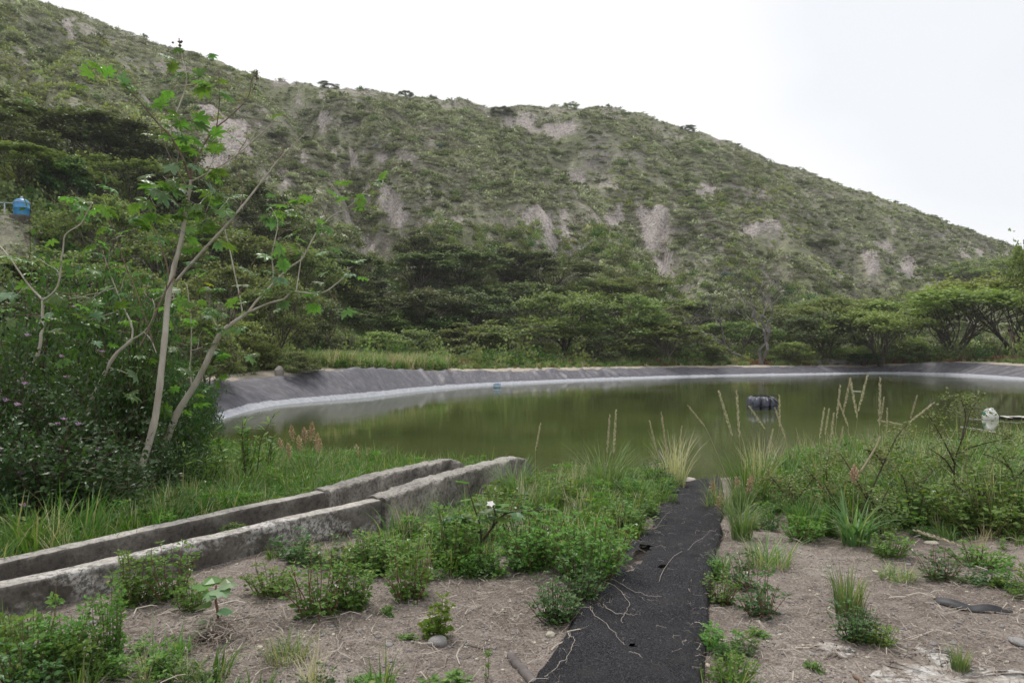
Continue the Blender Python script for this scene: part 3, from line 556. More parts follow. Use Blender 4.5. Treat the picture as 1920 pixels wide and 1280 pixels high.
# ------------------------------------------------------------------ trees and shrubs: prototypes, then copies
class Plant:  # parts: list of (part name, mesh, stuff?, label)
    def __init__(s, H_, R_, parts): s.H, s.R, s.parts = H_, R_, parts
    def put(s, name, loc, label, cat, group, sc=1, rz=0):
        r = empty(name, loc, label, cat, group, rz, sc)
        for nm, me, stuff in s.parts:
            o = link(nm, me, r)
            if stuff: o['kind'] = 'stuff'
        return r
def acacia(seed, Ht=5., Rd=3., nst=4, pads=30, per=300, leafm='acacia', wood='bark_dark', shape='umbrella', leaf=.13, dens_low=.25, lean=0):
    g = np.random.default_rng(seed); T = MB(); C = MB(); stems = []
    a0 = g.uniform(0, 6.28)
    for k in range(nst):
        a = a0+k*6.283/nst+g.normal(0, .35); r = Rd*g.uniform(.3, .5); h = Ht*g.uniform(.5, .68)
        mid = np.array([math.cos(a)*r*.35, math.sin(a)*r*.35, h*.5]); end = np.array([math.cos(a)*r, math.sin(a)*r, h])
        b0 = np.array([math.cos(a), math.sin(a), 0])*.12*g.uniform(.3, 1); b0[2] = -.2
        P = smooth_line(np.array([b0, mid*.45+g.normal(0, .06, 3), mid+g.normal(0, .12, 3), end]), 4); stems.append(P)
        tube(T, P, np.linspace(.085, .035, len(P))*Ht/5, 6)
    for k in range(pads):
        rho = Rd*math.sqrt(g.uniform(.01, 1)); a = g.uniform(0, 6.283); q = rho/Rd
        if shape == 'umbrella': h = Ht*(.80+.2*(1-q*q))-abs(g.normal(0, .06))*Ht; h -= (g.random() < dens_low)*g.uniform(.1, .4)*Ht
        elif shape == 'dome': h = Ht*(.30+.68*math.sqrt(max(0, 1-q*q))*g.uniform(.45, 1.0))
        else: h = Ht*g.uniform(.18, .98); rho *= math.sqrt(max(.1, 1-(h/Ht)**2.2)); 
        c = np.array([math.cos(a)*rho, math.sin(a)*rho, h]); c[0] += lean*h
        st = min(stems, key=lambda P: np.linalg.norm(P[-1][:2]-c[:2])+g.uniform(0, .6)); p0 = st[g.integers(len(st)//2, len(st))]
        B = smooth_line(wig(p0, c-[0, 0, .08], 4, .09, .05, g), 3); tube(T, B, np.linspace(.032, .008, len(B))*Ht/5, 4, cap=False)
        for w_ in range(3):
            e = c+g.normal(0, 1, 3)*[.4, .4, .1]*Rd/3; tube(T, wig(B[len(B)//2+w_ % 2], e, 4, .1, .03, g), [.013, .01, .007, .004], 3, cap=False)
        pr = Rd*g.uniform(.17, .30); n = int(per*g.uniform(.6, 1.3)*(pr/(Rd*.24))**2)
        fl = .26 if shape != 'bush' else .45
        X = g.normal(0, .48, (n, 3)); X[:, 2] = g.normal(0, .5, n)*fl; X *= pr
        X[:, 2] -= (X[:, 0]**2+X[:, 1]**2)/pr*.22
        # sprays: cards strung along short twigs radiating from the pad
        ns = max(6, n//14); sv = rdir(ns, g, .35)*pr*g.uniform(.6, 1.25, (ns, 1)); k_ = g.integers(0, ns, n//2); X[:n//2] = sv[k_]*g.uniform(.25, 1, (n//2, 1))+g.normal(0, .05, (n//2, 3))*pr
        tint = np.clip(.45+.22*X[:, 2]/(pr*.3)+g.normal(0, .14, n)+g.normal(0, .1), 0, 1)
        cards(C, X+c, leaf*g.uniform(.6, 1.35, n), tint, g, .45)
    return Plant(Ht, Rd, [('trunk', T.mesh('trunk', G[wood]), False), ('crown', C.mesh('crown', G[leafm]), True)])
def bare_tree(seed, Ht=5., Rd=2.5, depth=5, wood='dead', spread=.55):
    g = np.random.default_rng(seed); T = MB()
    def grow(p, d, L_, r, k):
        e = p+d*L_; P = wig(p, e, 5, .10, 0, g); tube(T, P, np.linspace(r, r*.62, 5), 5 if k > 2 else 3, cap=False)
        if k == 0: return
        for _ in range(g.integers(2, 4)):
            nd_ = d+g.normal(0, spread, 3); nd_[2] += .12; nd_ /= np.linalg.norm(nd_); q = P[-1] if g.random() < .7 else P[3]
            grow(q, nd_, L_*g.uniform(.62, .85), r*.58, k-1)
    for s_ in range(3):
        d = np.array([g.normal(0, .35), g.normal(0, .35), 1.]); grow(np.array([g.normal(0, .1), g.normal(0, .1), -.1]), d/np.linalg.norm(d), Ht*.3, .060*Ht/5, depth)
    return Plant(Ht, Rd, [('trunk', T.mesh('trunk', G[wood]), False)])
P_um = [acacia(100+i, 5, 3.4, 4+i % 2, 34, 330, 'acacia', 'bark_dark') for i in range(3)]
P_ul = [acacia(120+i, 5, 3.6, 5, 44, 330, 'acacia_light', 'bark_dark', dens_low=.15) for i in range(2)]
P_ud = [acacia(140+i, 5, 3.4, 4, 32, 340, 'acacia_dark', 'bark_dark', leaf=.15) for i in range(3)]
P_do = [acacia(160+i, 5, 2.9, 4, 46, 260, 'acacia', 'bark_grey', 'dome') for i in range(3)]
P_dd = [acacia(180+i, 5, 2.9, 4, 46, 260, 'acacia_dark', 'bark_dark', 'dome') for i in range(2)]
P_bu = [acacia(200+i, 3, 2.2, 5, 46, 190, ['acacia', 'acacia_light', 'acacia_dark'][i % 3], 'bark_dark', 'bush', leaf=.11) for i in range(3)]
P_big = acacia(220, 5, 2.6, 4, 44, 170, 'herb_dark', 'bark_dark', 'dome', leaf=.2)       # broad leaved
P_bare = [bare_tree(240+i, 6.6, 2.0) for i in range(3)]
for _p in P_bare: _p.H = 5.0
PR = {'um': P_um, 'ul': P_ul, 'ud': P_ud, 'do': P_do, 'dd': P_dd, 'bu': P_bu, 'big': [P_big], 'bare': P_bare}
KN = {'um': ('acacia_tree', 'tree'), 'ul': ('acacia_tree', 'tree'), 'ud': ('acacia_tree', 'tree'), 'do': ('tree', 'tree'), 'dd': ('tree', 'tree'), 'bu': ('bush', 'bush'), 'big': ('broadleaf_tree', 'tree'), 'bare': ('bare_tree', 'tree')}
cnt = {}
def tree(kind, X, d, topY, wpx, label, group):
    """a tree standing at distance d in column X, its top reaching row topY and its crown wpx wide"""
    x = (X-960)/F*d; z = Hs(x, d); h = CZ-(topY-HY)/F*d-z; h = max(h, .8)
    k = cnt.get(kind, 0); cnt[kind] = k+1; p = PR[kind][k % len(PR[kind])]; w = wpx/F*d/2
    sxy = w/p.R; sz = h/p.H; sz = max(sz, sxy*.45)
    return p.put(KN[kind][0], (x, d, z-.1), label, KN[kind][1], group, (sxy, sxy, sz), rng.uniform(0, 6.28))
def tree_at(kind, X, topY, wpx, label, group, h0=4.6, dmin=40):
    ds = np.arange(dmin, 170, .5); u = (X-960)/F; f = CZ-(topY-HY)/F*ds-H(u*ds, ds); k = np.where(f < h0)[0]; d = ds[k[0]] if len(k) else 100
    return tree(kind, X, d, topY, wpx, label, group)
A1 = 'trees standing behind the far bank'
far_bank = [
 ('ul',1790,63,545,330,'broad light green acacia with splayed dark stems behind the right end of the pond'),
 ('ul',1905,66,515,300,'light green acacia cut by the right edge of the picture behind the pond'),
 ('ul',1650,61,583,200,'small light green fan shaped acacia just left of the broad acacia'),
 ('um',1560,70,560,200,'acacia between the dead tree and the small fan shaped acacia'),
 ('dd',1545,64,568,150,'dark rounded tree right beside the dead tree on the far bank'),
 ('bare',1425,60,520,190,'tall dead grey tree with twisted limbs on the far bank'),
 ('bare',1310,62,585,110,'low dead tree leaning left on the far bank, left of the tallest dead tree'),
 ('bare',1648,74,530,130,'bare purple grey tree showing above the small fan shaped acacia'),
 ('do',1250,58,588,190,'rounded tree on the far bank above the pale end of the reflection'),
 ('do',1170,60,540,190,'tallest rounded tree on the far bank, near the middle of the pond'),
 ('um',1060,60,548,220,'wide topped acacia on the far bank, left of the tallest rounded tree'),
 ('do',975,57,580,200,'rounded green tree directly behind the blue drum'),
 ('do',880,56,600,170,'low green tree left of the blue drum on the far bank'),
 ('big',835,60,575,110,'reddish topped castor bush rising among the far bank trees'),
 ('bu',775,54,615,130,'green bush beside the castor bush on the far bank'),
 ('bu',705,50,620,130,'pale green bush on the grassy slope beyond the liner'),
 ('bu',655,56,600,120,'bush high on the grassy slope beyond the liner'),
 ('bu',560,30.5,655,85,'dense bright green bush hanging over the liner edge on the left'),
 ('um',1385,66,600,150,'thin acacia behind the dead trees'),
 ('bu',1480,61,640,90,'low bush at the foot of the dead tree'),
 ('bu',1120,55,630,100,'low bush in front of the tallest rounded tree'),
 ('bu',1010,54,640,90,'low bush beside the grassy verge behind the blue drum'),
 ('bu',930,54,645,80,'lowest bush near the blue drum on the far bank'),
 ('bu',1330,60,650,80,'low bush at the foot of the low dead tree'),
 ('bu',1720,62,640,90,'low green bush between the two light green acacias'),
 ('um',1700,76,560,170,'acacia half hidden behind the light green acacias'),
 ('dd',1480,74,575,150,'dark tree behind the dead tree'),
 ('do',1215,70,560,170,'tree in the second row above the rounded tree'),
 ('big',1620,61.5,655,60,'low large leaved green plant left of the fan shaped acacia'),
]
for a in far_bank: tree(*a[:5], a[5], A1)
A2 = 'dark acacias on the foot of the hill'
lab2 = lambda k: k
foot = [('ud',780,86,478,170,'dark layered acacia nearest the ravine mouth'),('ud',860,90,470,180,'dark flat acacia above the castor bush'),('ud',960,96,466,170,'dark flat acacia under the pale rock scar'),
 ('ud',1030,88,492,190,'dark acacia with the widest crown at the foot of the hill'),('dd',720,80,505,150,'dark tree at the bottom of the ravine'),('dd',880,78,530,170,'dark rounded tree above the reddish castor bush'),
 ('ud',800,76,545,160,'dark acacia left of the reddish castor bush'),('ud',980,80,530,170,'dark flat acacia right above the blue drum'),('ud',700,72,560,150,'shaded acacia over the grassy slope'),
 ('um',1120,84,530,190,'green acacia behind the tallest rounded tree'),('um',1240,88,560,180,'green acacia at the foot of the scarred slope'),('ud',1320,90,565,150,'dark acacia below the yellow green gully'),
 ('um',1180,92,520,150,'acacia at the lower end of the spur'),('um',1420,88,570,150,'acacia at hill foot behind the tall dead tree'),('ud',790,100,440,100,'lone dark acacia on the slope above the ravine mouth'),
 ('ud',845,104,455,130,'lone dark acacia beside the pale rock strip'),('ud',600,78,480,150,'dark acacia seen through the castor branches'),('ud',655,82,470,130,'dark acacia left of the ravine mouth'),
 ('dd',560,80,440,120,'dark tree low on the left spur'),('um',1850,92,510,190,'olive acacia at hill foot above the right edge'),('um',1540,92,560,140,'olive acacia at the foot of the right slope'),
 ('bu',1620,98,560,110,'bush at the foot of the right slope'),('um',1745,90,545,150,'acacia on the slope foot behind the broad light one'),('bu',640,66,565,150,'bush in front of the shaded acacia'),('bu',745,66,580,140,'bush over the grassy slope by the ravine')]
for k_, a in enumerate(foot): tree_at(a[0], a[1], a[3], a[4], a[5], A2, 4.2+.5*(k_ % 3), 60)
A3 = 'trees on the left slope'
slope = [('ud',60,62,192,330,'huge dark umbrella acacia highest on the left slope'),('ud',190,70,225,260,'dark umbrella acacia second highest on the left slope'),('ud',290,74,262,230,'dark umbrella acacia right of the two highest ones'),
 ('ud',-40,56,205,260,'dark acacia cut by the left edge high on the slope'),('big',112,40,268,110,'reddish tipped broad leaved tree above the blue tank'),('um',30,40,300,240,'layered green acacia directly above the blue tank'),
 ('um',230,44,300,260,'bright mounded acacia right of the blue tank'),('dd',330,60,300,190,'dark rounded tree behind the castor trunk top'),('do',180,40,330,180,'green tree just right of the blue tank'),
 ('ud',400,72,330,200,'dark acacia behind the castor crown'),('ud',490,76,365,170,'dark acacia on the spur behind the castor twigs'),('dd',540,70,400,150,'dark rounded tree on the spur beyond the twigs'),
 ('do',380,42,400,200,'green tree filling the gap right of the castor trunk'),('um',460,46,440,200,'green acacia behind the leaning castor stem'),('um',540,50,455,190,'green acacia beyond the leaning castor tips'),
 ('do',300,33,420,190,'rounded green tree behind the castor trunk'),('do',130,28,440,240,'leafy tree below the blue tank'),('do',0,26,470,230,'leafy tree at the left edge below the tank'),
 ('do',240,25,470,220,'leafy green tree behind the twin castor stems'),('um',420,34,500,190,'feathery acacia left of the liner'),('um',520,34,520,170,'feathery acacia with thin pale stems beside the liner'),
 ('dd',60,23,520,220,'dark leafy tree behind the far left castor stem'),('do',340,24,540,170,'leafy tree low behind the castor trunk'),('bu',455,30,600,130,'bush above the near end of the liner'),
 ('bu',600,44,560,140,'pale bush on the bank above the liner'),('bu',390,25,610,130,'bush over the shaded end of the liner'),('um',-130,34,330,230,'acacia left of the blue tank'),('bu',500,31.5,640,80,'low bush by the pale boulder')]
for k_, a in enumerate(slope):
  if a[3] >= 425 or (a[1] < 100 and a[3] > 250): tree(*a[:5], a[5], A3)
  else: tree_at(a[0], a[1], a[3], a[4]*(.85 if a[3] < 310 else 1), a[5], A3, (4.2 if a[3] < 310 else 4.6)+.5*(k_ % 3), 22)
tree('um', 2025, 30, 390, 230, 'yellow green feathery branches reaching in over the right edge', 'trees standing behind the far bank')
A4 = 'lone trees dotted over the hill'
hill_trees = [(660,345,128,40,'small dark tree left of the ravine on the hill'),(682,275,140,40,'dark bush tree on the bank of the upper ravine'),(570,292,132,30,'dark bush above the left spur'),(878,190,173,16,'tiny tree standing up on the skyline left of the middle'),
 (940,255,165,40,'dark round shrub under the skyline saddle'),(1120,200,180,34,'shrub on the flat middle of the skyline'),(1070,190,178,30,'shrub on the skyline saddle'),(810,178,172,26,'dark shrub on the skyline above the ravine head'),
 (615,200,150,36,'shrub on the upper left ridge slope'),(760,205,160,30,'dark shrub just under the left skyline'),(1290,240,182,30,'shrub on the right shoulder of the skyline'),
 (525,345,118,46,'dark rounded bush on the left spur'),(1540,480,140,60,'dark shrub on the lower right slope')]
for X, Y, d, w, lb in hill_trees: tree(['ud', 'dd', 'um'][X % 3], X, d, Y, w, lb, A4)

# ------------------------------------------------------------------ scattering of uncountable cover (geometry nodes)
def scatter(name, protos, pos, rot, scl, idx, kind='stuff', label=None):
    c = bpy.data.collections.new(name+'_kinds')
    for k, me in enumerate(protos): c.objects.link(bpy.data.objects.new('%s_%02d' % (name, k), me))
    me = bpy.data.meshes.new(name); me.vertices.add(len(pos)); me.vertices.foreach_set('co', np.asarray(pos, np.float32).ravel())
    a = me.attributes.new('rot', 'FLOAT_VECTOR', 'POINT'); a.data.foreach_set('vector', np.asarray(rot, np.float32).ravel())
    scl = np.asarray(scl, np.float32); scl = np.repeat(scl[:, None], 3, 1) if scl.ndim == 1 else scl
    a = me.attributes.new('scl', 'FLOAT_VECTOR', 'POINT'); a.data.foreach_set('vector', scl.ravel())
    a = me.attributes.new('idx', 'INT', 'POINT'); a.data.foreach_set('value', np.asarray(idx, np.int32))
    ng = bpy.data.node_groups.new(name, 'GeometryNodeTree')
    ng.interface.new_socket('Geometry', in_out='INPUT', socket_type='NodeSocketGeometry'); ng.interface.new_socket('Geometry', in_out='OUTPUT', socket_type='NodeSocketGeometry')
    N = ng.nodes.new; gi = N('NodeGroupInput'); go = N('NodeGroupOutput'); ip = N('GeometryNodeInstanceOnPoints'); ci = N('GeometryNodeCollectionInfo')
    ci.inputs['Collection'].default_value = c; ci.inputs['Separate Children'].default_value = True; ci.inputs['Reset Children'].default_value = True
    def na_(nm, ty): n = N('GeometryNodeInputNamedAttribute'); n.data_type = ty; n.inputs['Name'].default_value = nm; return n.outputs['Attribute']
    K = ng.links.new; K(gi.outputs[0], ip.inputs['Points']); K(ci.outputs[0], ip.inputs['Instance']); ip.inputs['Pick Instance'].default_value = True
    K(na_('idx', 'INT'), ip.inputs['Instance Index']); K(na_('rot', 'FLOAT_VECTOR'), ip.inputs['Rotation']); K(na_('scl', 'FLOAT_VECTOR'), ip.inputs['Scale']); K(ip.outputs[0], go.inputs[0])
    o = link(name, me); md = o.modifiers.new('scatter', 'NODES'); md.node_group = ng; tag(o, label, None, None, kind); return o
def zrot(n, g, tilt=0): return np.c_[g.normal(0, tilt, n), g.normal(0, tilt, n), g.uniform(0, 6.283, n)]
def clump(seed, n, R_, Hh, mat, leaf=.2, flat=.9):
    g = np.random.default_rng(seed); b = MB(); X = g.normal(0, .45, (n, 3))*[R_, R_, 0]; X[:, 2] = np.abs(g.normal(0, .5, n))*Hh*np.exp(-((X[:, 0]**2+X[:, 1]**2)/(R_*R_)))
    D = X*[.8, .8, 1]+[0, 0, .35]+g.normal(0, .25, (n, 3)); M = frames(D, g)*(leaf*g.uniform(.6, 1.4, n))[:, None, None]
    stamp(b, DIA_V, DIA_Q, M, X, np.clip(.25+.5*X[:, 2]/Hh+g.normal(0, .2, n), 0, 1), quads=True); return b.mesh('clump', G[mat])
g = np.random.default_rng(31)
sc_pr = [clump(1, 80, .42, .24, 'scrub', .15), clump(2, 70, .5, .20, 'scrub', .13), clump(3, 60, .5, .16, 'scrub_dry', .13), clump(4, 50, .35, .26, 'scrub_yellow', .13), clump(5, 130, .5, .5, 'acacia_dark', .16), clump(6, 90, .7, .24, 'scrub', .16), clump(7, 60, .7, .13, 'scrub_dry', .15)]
# points over the hill, more or less even over its face
n = 185000; u_ = g.uniform(-1.25, .95, n); t_ = g.uniform(0, 1.03, n)**.9; d_ = hb(u_)+t_*(hr(u_)-hb(u_)); x_ = u_*d_
rk_, tt_ = rock_at(x_, d_); dens = fbm(x_*.08, d_*.08, 4, 55); keep = (g.random(n) > rk_*1.05) & (g.random(n) < .52+1.6*(dens-.45)) & (g.random(n) < (d_/200)*1.0+.15)
x_, d_, rk_, u_, t_ = x_[keep], d_[keep], rk_[keep], u_[keep], t_[keep]; n = len(x_); z_ = H(x_, d_)
yel = fbm(x_*.05+40, d_*.05, 4, 66)+.3*np.exp(-((u_-(.30+.12*(.6-t_)))/.03)**2)*(t_ < .6)+.22*np.exp(-((u_+.2)/.04)**2)*(t_ < .6); dry = fbm(x_*.07, d_*.07+30, 4, 67); r_ = g.random(n)
idx = np.where(r_ < .45, 0, np.where(r_ < .8, 1, 5)); idx = np.where((dry > .49) & (g.random(n) < .6), np.where(g.random(n) < .5, 2, 6), idx); idx = np.where((yel > .6) & (g.random(n) < .5), 3, idx); idx = np.where(g.random(n) < .045, 4, idx)
s_ = g.lognormal(-.08, .40, n)*(1+.45*(idx == 4))*(1-.4*(t_ > .9))*g.choice([1, 1, 1, 1.7], n); s_ = np.minimum(s_, 2.4)*np.clip(d_/85, .35, 1)
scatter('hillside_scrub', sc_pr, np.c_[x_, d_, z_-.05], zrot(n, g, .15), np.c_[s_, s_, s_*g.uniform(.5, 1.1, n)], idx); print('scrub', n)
# bushy undergrowth below the trees, on the slope foot and the left bank
ug_pr = [clump(11, 260, .8, .9, 'acacia', .13), clump(12, 260, .8, .9, 'acacia_dark', .14), clump(13, 240, .8, .7, 'herb_dark', .13), clump(14, 200, .7, .5, 'acacia_light', .12), clump(15, 140, .5, .5, 'grass_dry', .2)]
n = 10500; u_ = g.uniform(-1.3, 1.0, n); d_ = g.uniform(17, 108, n); x_ = u_*d_; zz, sdd, lff, ttt, _ = H(x_, d_, raw=True); m_ = (sdd > 4.6) & (ttt < .34) & (g.random(n) < np.where(u_ < -.15, 1, .8))
m_ &= ~((u_ > -.32) & (u_ < -.12) & (d_ < 55) & (g.random(n) < .7))
m_ &= ~((np.abs(u_+.72) < .035) & (d_ > 22) & (d_ < 35))
x_, d_, zz = x_[m_], d_[m_], zz[m_]; n = len(x_); s_ = g.uniform(.6, 1.7, n)
scatter('undergrowth', ug_pr, np.c_[x_, d_, zz-.1], zrot(n, g, .1), s_, g.choice(5, n, p=[.32, .3, .18, .16, .04])); print('under', n)

# ------------------------------------------------------------------ grass
def blades(b, n, g, R_=.12, Ht=.5, w=.006, bend=.5, m=0, tint0=.5, dry=.1, seg=4, lean=(0, 0)):
    a = g.uniform(0, 6.283, n); r = R_*np.sqrt(g.random(n)); P0 = np.c_[np.cos(a)*r, np.sin(a)*r, np.full(n, -.01)]
    h = Ht*g.uniform(.45, 1.1, n); a2 = a+g.normal(0, .7, n); bd = bend*g.uniform(.3, 1.3, n); out_ = np.c_[np.cos(a2), np.sin(a2)]
    t = np.linspace(0, 1, seg+1); ww = w*g.uniform(.7, 1.3, n); side = np.c_[-np.sin(a2), np.cos(a2), np.zeros(n)]
    V = np.zeros((n, seg+1, 2, 3))
    for k, tk in enumerate(t):
        th = bd*tk; hor = h*(1-np.cos(th*1.35))/np.maximum(1.35*bd, .05)*1.3; ver = h*np.sin(np.minimum(th*1.35, 2.6))/np.maximum(1.35*bd, .05)
        C = P0+np.c_[out_*hor[:, None]+np.outer(tk*h, lean), ver]; wk = (ww*(1-tk**2.2)+.0004)[:, None]*side
        V[:, k, 0] = C-wk; V[:, k, 1] = C+wk
    base = (np.arange(n)*(seg+1)*2)[:, None, None]; k = np.arange(seg)[None, :, None]*2
    q = (base+k+np.array([0, 1, 3, 2])[None, None, :]).reshape(-1, 4)
    tint = np.clip(g.normal(tint0, .16, n), 0, .8); tint = np.where(g.random(n) < dry, g.uniform(.85, 1, n), tint); tint = np.repeat(tint, (seg+1)*2)
    b.add(V.reshape(-1, 3), q=q, tint=tint, m=m)
def tuft(seed, n, R_, Ht, w, bend, mat, dry=.08, tint0=.5): g = np.random.default_rng(seed); b = MB(); blades(b, n, g, R_, Ht, w, bend, tint0=tint0, dry=dry); return b.mesh('tuft', G[mat])
gr_pr = [tuft(1, 34, .10, .24, .006, .9, 'grass'), tuft(2, 26, .09, .32, .005, .7, 'grass'), tuft(3, 30, .10, .18, .009, 1.1, 'grass', 0), tuft(4, 30, .10, .30, .004, .9, 'grass_pale'), tuft(5, 22, .08, .34, .003, .8, 'grass_dry')]
def herbmesh(seed, nst, Ht, Rr, leafsz, mat, stem='stem', per=9, droop=.3, m2=None, flowers=0):
    """stems with opposite pairs of pointed leaves; returns (stem mesh, leaf mesh, flower mesh)"""
    g = np.random.default_rng(seed); Sm = MB(); Lm = MB(); Fm = MB()
    for k in range(nst):
        a = g.uniform(0, 6.283); r = Rr*math.sqrt(g.random()); h = Ht*g.uniform(.45, 1.0)*(1-.35*(r/max(Rr, .01))**2)
        p0 = np.array([math.cos(a)*r*.45, math.sin(a)*r*.45, -.02]); p1 = np.array([math.cos(a)*r*1.1, math.sin(a)*r*1.1, h])+g.normal(0, .03, 3)
        P = smooth_line(wig(p0, p1, 4, .05, 0, g), 3); tube(Sm, P, np.linspace(.0045, .0018, len(P))*max(1, Ht/.4)**.5, 4, cap=False)
        m_ = max(3, int(per*h/Ht)); 
        for q in range(m_):
            f = .12+.88*(q+g.uniform(0, .5))/m_; c = P[min(int(f*(len(P)-1)), len(P)-1)]+g.normal(0, .004, 3); a3 = g.uniform(0, 6.283)
            nl = 2 if q < m_-1 else 5; sz = leafsz*g.uniform(.7, 1.25)*(1.1-.45*f)
            for w_ in range(nl):
                aa = a3+w_*6.283/nl+g.normal(0, .25); D = np.array([math.cos(aa), math.sin(aa), g.uniform(-.1, .75)-droop*(1-f)])
                pe = c+D*sz*.35; n3 = 3 if g.random() < .6 else 1                       # leaflets in threes
                Ds = [D]+([D+np.array([-D[1], D[0], 0])*.9, D-np.array([-D[1], D[0], 0])*.9] if n3 == 3 else [])
                herb_leaves(Lm, np.array([pe]*len(Ds)), np.array(Ds), np.array([sz*(1 if i_ == 0 else .72) for i_ in range(len(Ds))]), np.array([np.clip(g.normal(.32+.35*f, .13)+(.35 if g.random() < .03 else 0), 0, 1) for _ in Ds]), 0, g)
        if flowers and g.random() < flowers:
            c = P[-1]+[0, 0, .02]; aa = np.arange(5)*1.257; cards(Fm, np.array([c]*7)+g.normal(0, .004, (7, 3)), np.full(7, .010), np.full(7, .7), g, .5)
    return Sm.mesh('stem', G[stem]), Lm.mesh('foliage', G[mat]), (Fm.mesh('flowers', G['white_petal']) if Fm.n else None)
gc = [herbmesh(300+i, 12, .24, .16, .052, mt)[1] for i, mt in enumerate(['herb', 'herb_dark', 'herb_light'])]
cover_pr = gr_pr+gc
def cover(name, mask, n, box, pk, smin=.7, smax=1.5, g=None, dens=1):
    x = g.uniform(box[0], box[1], n); y = g.uniform(box[2], box[3], n); zz, sdd, lff, ttt, _ = H(x, y, raw=True); k = mask(x, y, sdd, ttt)*dens > g.random(n)
    x, y, zz = x[k], y[k], zz[k]; n = len(x); s_ = g.uniform(smin, smax, n); s_ = np.c_[s_, s_, s_*g.uniform(.7, 1.5, n)]
    scatter(name, cover_pr, np.c_[x, y, zz-.005], zrot(n, g, .12), s_, g.choice(8, n, p=pk)); print(name, n)
lex = lambda y: np.interp(y, LE[:, 1], LE[:, 0]); rex = lambda y: np.interp(y, RE[:, 1], RE[:, 0])
chf = lambda y: np.interp(y, [.9, 2.4, 4.4, 6.8, 9.65, 14], [-6.4, -4.9, -3.62, -2.05, -.88, .4])
chn = lambda y: np.interp(y, [.9, 2.4, 4.03, 6.5, 9.7, 11], [-5.6, -4.3, -3.0, -1.2, .28, .55])
cover('bank_grass', lambda x, y, s, t: (x < chf(y)-.04)*sst(.02, .25, s)*(.4+.6*sst(.35, .55, fbm(x*.8, y*.8, 3, 2))), 24000, (-11, 1, 1.5, 21), [.3, .24, .16, .14, .03, .05, .04, .04], .7, 1.35, g)
path = lambda x, y: np.exp(-((x-(.9+.165*y))/(.75))**2)*(y < 11.8)
cover('right_bank_grass', lambda x, y, s, t: sst(.05, .3, s)*sst(.2, 1.6, x-(1.35+.19*y))*sst(6.0, 8.6, y+fbm(x, y, 2, 3)*1.0)*(.15+.85*sst(.38, .62, fbm(x*.9, y*.9, 3, 7))), 26000, (1.5, 18, 5, 17.5), [.14, .16, .04, .30, .13, .09, .12, .02], .6, 2.0, g)
cover('middle_weeds', lambda x, y, s, t: sst(.05, .2, s)*(x > chn(y)+.16+.2*(y > 6))*(x < lex(y)-.06)*sst(5.0, 6.6, y+1.2*(fbm(x*1.2, y*1.2, 2, 4)-.5)*2+.35*(x > .2))*sst(.40, .60, fbm(x*2.1, y*2.1, 3, 9)+.05)*.62, 7500, (-3, 3, 4, 13), [.10, .13, .04, .20, .14, .19, .09, .11], .4, 1.25, g)
cover('sparse_weeds', lambda x, y, s, t: (x > chn(y)+.05)*sst(.3, 1., s)*((x < lex(y)-.05) | (x > rex(y)+.03))*((y > 4.3) | (x < rex(y)+.25))*sst(.56, .70, fbm(x*1.1+5, y*1.1, 3, 29)), 5200, (-3.5, 7, 2, 9), [.14, .06, .06, .06, .1, .28, .2, .1], .3, .8, g)
# reeds and grasses on the far verge
vg_pr = [tuft(21, 40, .25, .7, .02, .6, 'grass_pale'), tuft(22, 40, .25, .7, .018, .6, 'grass_dry'), tuft(23, 36, .25, .6, .02, .6, 'red_grass'), tuft(24, 40, .3, .5, .025, .9, 'grass'), clump(25, 160, .5, .45, 'acacia', .10)]
n = 9000; k = g.integers(0, len(pd), n); of = 3.4+np.abs(g.normal(0, 1.8, n)); x_ = pd[k, 0]+nn_[k, 0]*of+g.normal(0, .3, n); y_ = pd[k, 1]+nn_[k, 1]*of+g.normal(0, .3, n)
ok = (g.random(n) < sst(.30, .5, fbm(x_*.5, y_*.5, 3, 40))) & (y_ > 27) & (x_ < 44); x_, y_ = x_[ok], y_[ok]; n = len(x_); redz = fbm(x_*.22+3, y_*.1, 3, 81); ix = g.choice(5, n, p=[.24, .18, .02, .34, .22]); ix = np.where((redz > .55) & (g.random(n) < .6), 2, ix)
scatter('verge_grass', vg_pr, np.c_[x_, y_, H(x_, y_)], zrot(n, g, .1), g.uniform(.4, 1.0, n)*(.5+.7*sst(3.3, 5, of[ok])), ix); print('verge', n)
# grassy open slope beyond the liner on the left
n = 5000; u_ = g.uniform(-.34, -.10, n); d_ = g.uniform(33, 60, n); x_ = u_*d_; zz, sdd, _, ttt, _ = H(x_, d_, raw=True); ok = (sdd > 2.6); x_, d_, zz = x_[ok], d_[ok], zz[ok]; n = len(x_)
scatter('slope_grass', vg_pr, np.c_[x_, d_, zz], zrot(n, g, .1), g.uniform(.6, 1.4, n), g.choice(5, n, p=[.3, .3, 0, .2, .2]))
# ------------------------------------------------------------------ litter: straw, twigs, pebbles
def stick(seed, L_, r, curl, mat, n=5): g = np.random.default_rng(seed); b = MB(); tube(b, wig((0, 0, .004), (L_, 0, .006), n, curl, .03, g), np.linspace(r, r*.6, n), 3, tint=g.random(), cap=False); return b.mesh('straw', G[mat])
def pebble(seed, mat, sub=1, fl=.6):
    import bmesh; g = np.random.default_rng(seed); bm = bmesh.new(); bmesh.ops.create_icosphere(bm, subdivisions=sub, radius=1)
    for v in bm.verts:
        c = v.co; f = 1+.35*(float(vn(c.x*1.7+seed, c.y*1.7+c.z*2.1, seed))-.5)+.12*(float(vn(c.x*5, c.y*5+c.z*4, seed))-.5); v.co = c*f; v.co.z *= fl
    me = bpy.data.meshes.new('stone'); bm.to_mesh(me); bm.free(); me.materials.append(G[mat]); me.polygons.foreach_set('use_smooth', [sub > 1]*len(me.polygons)); return me
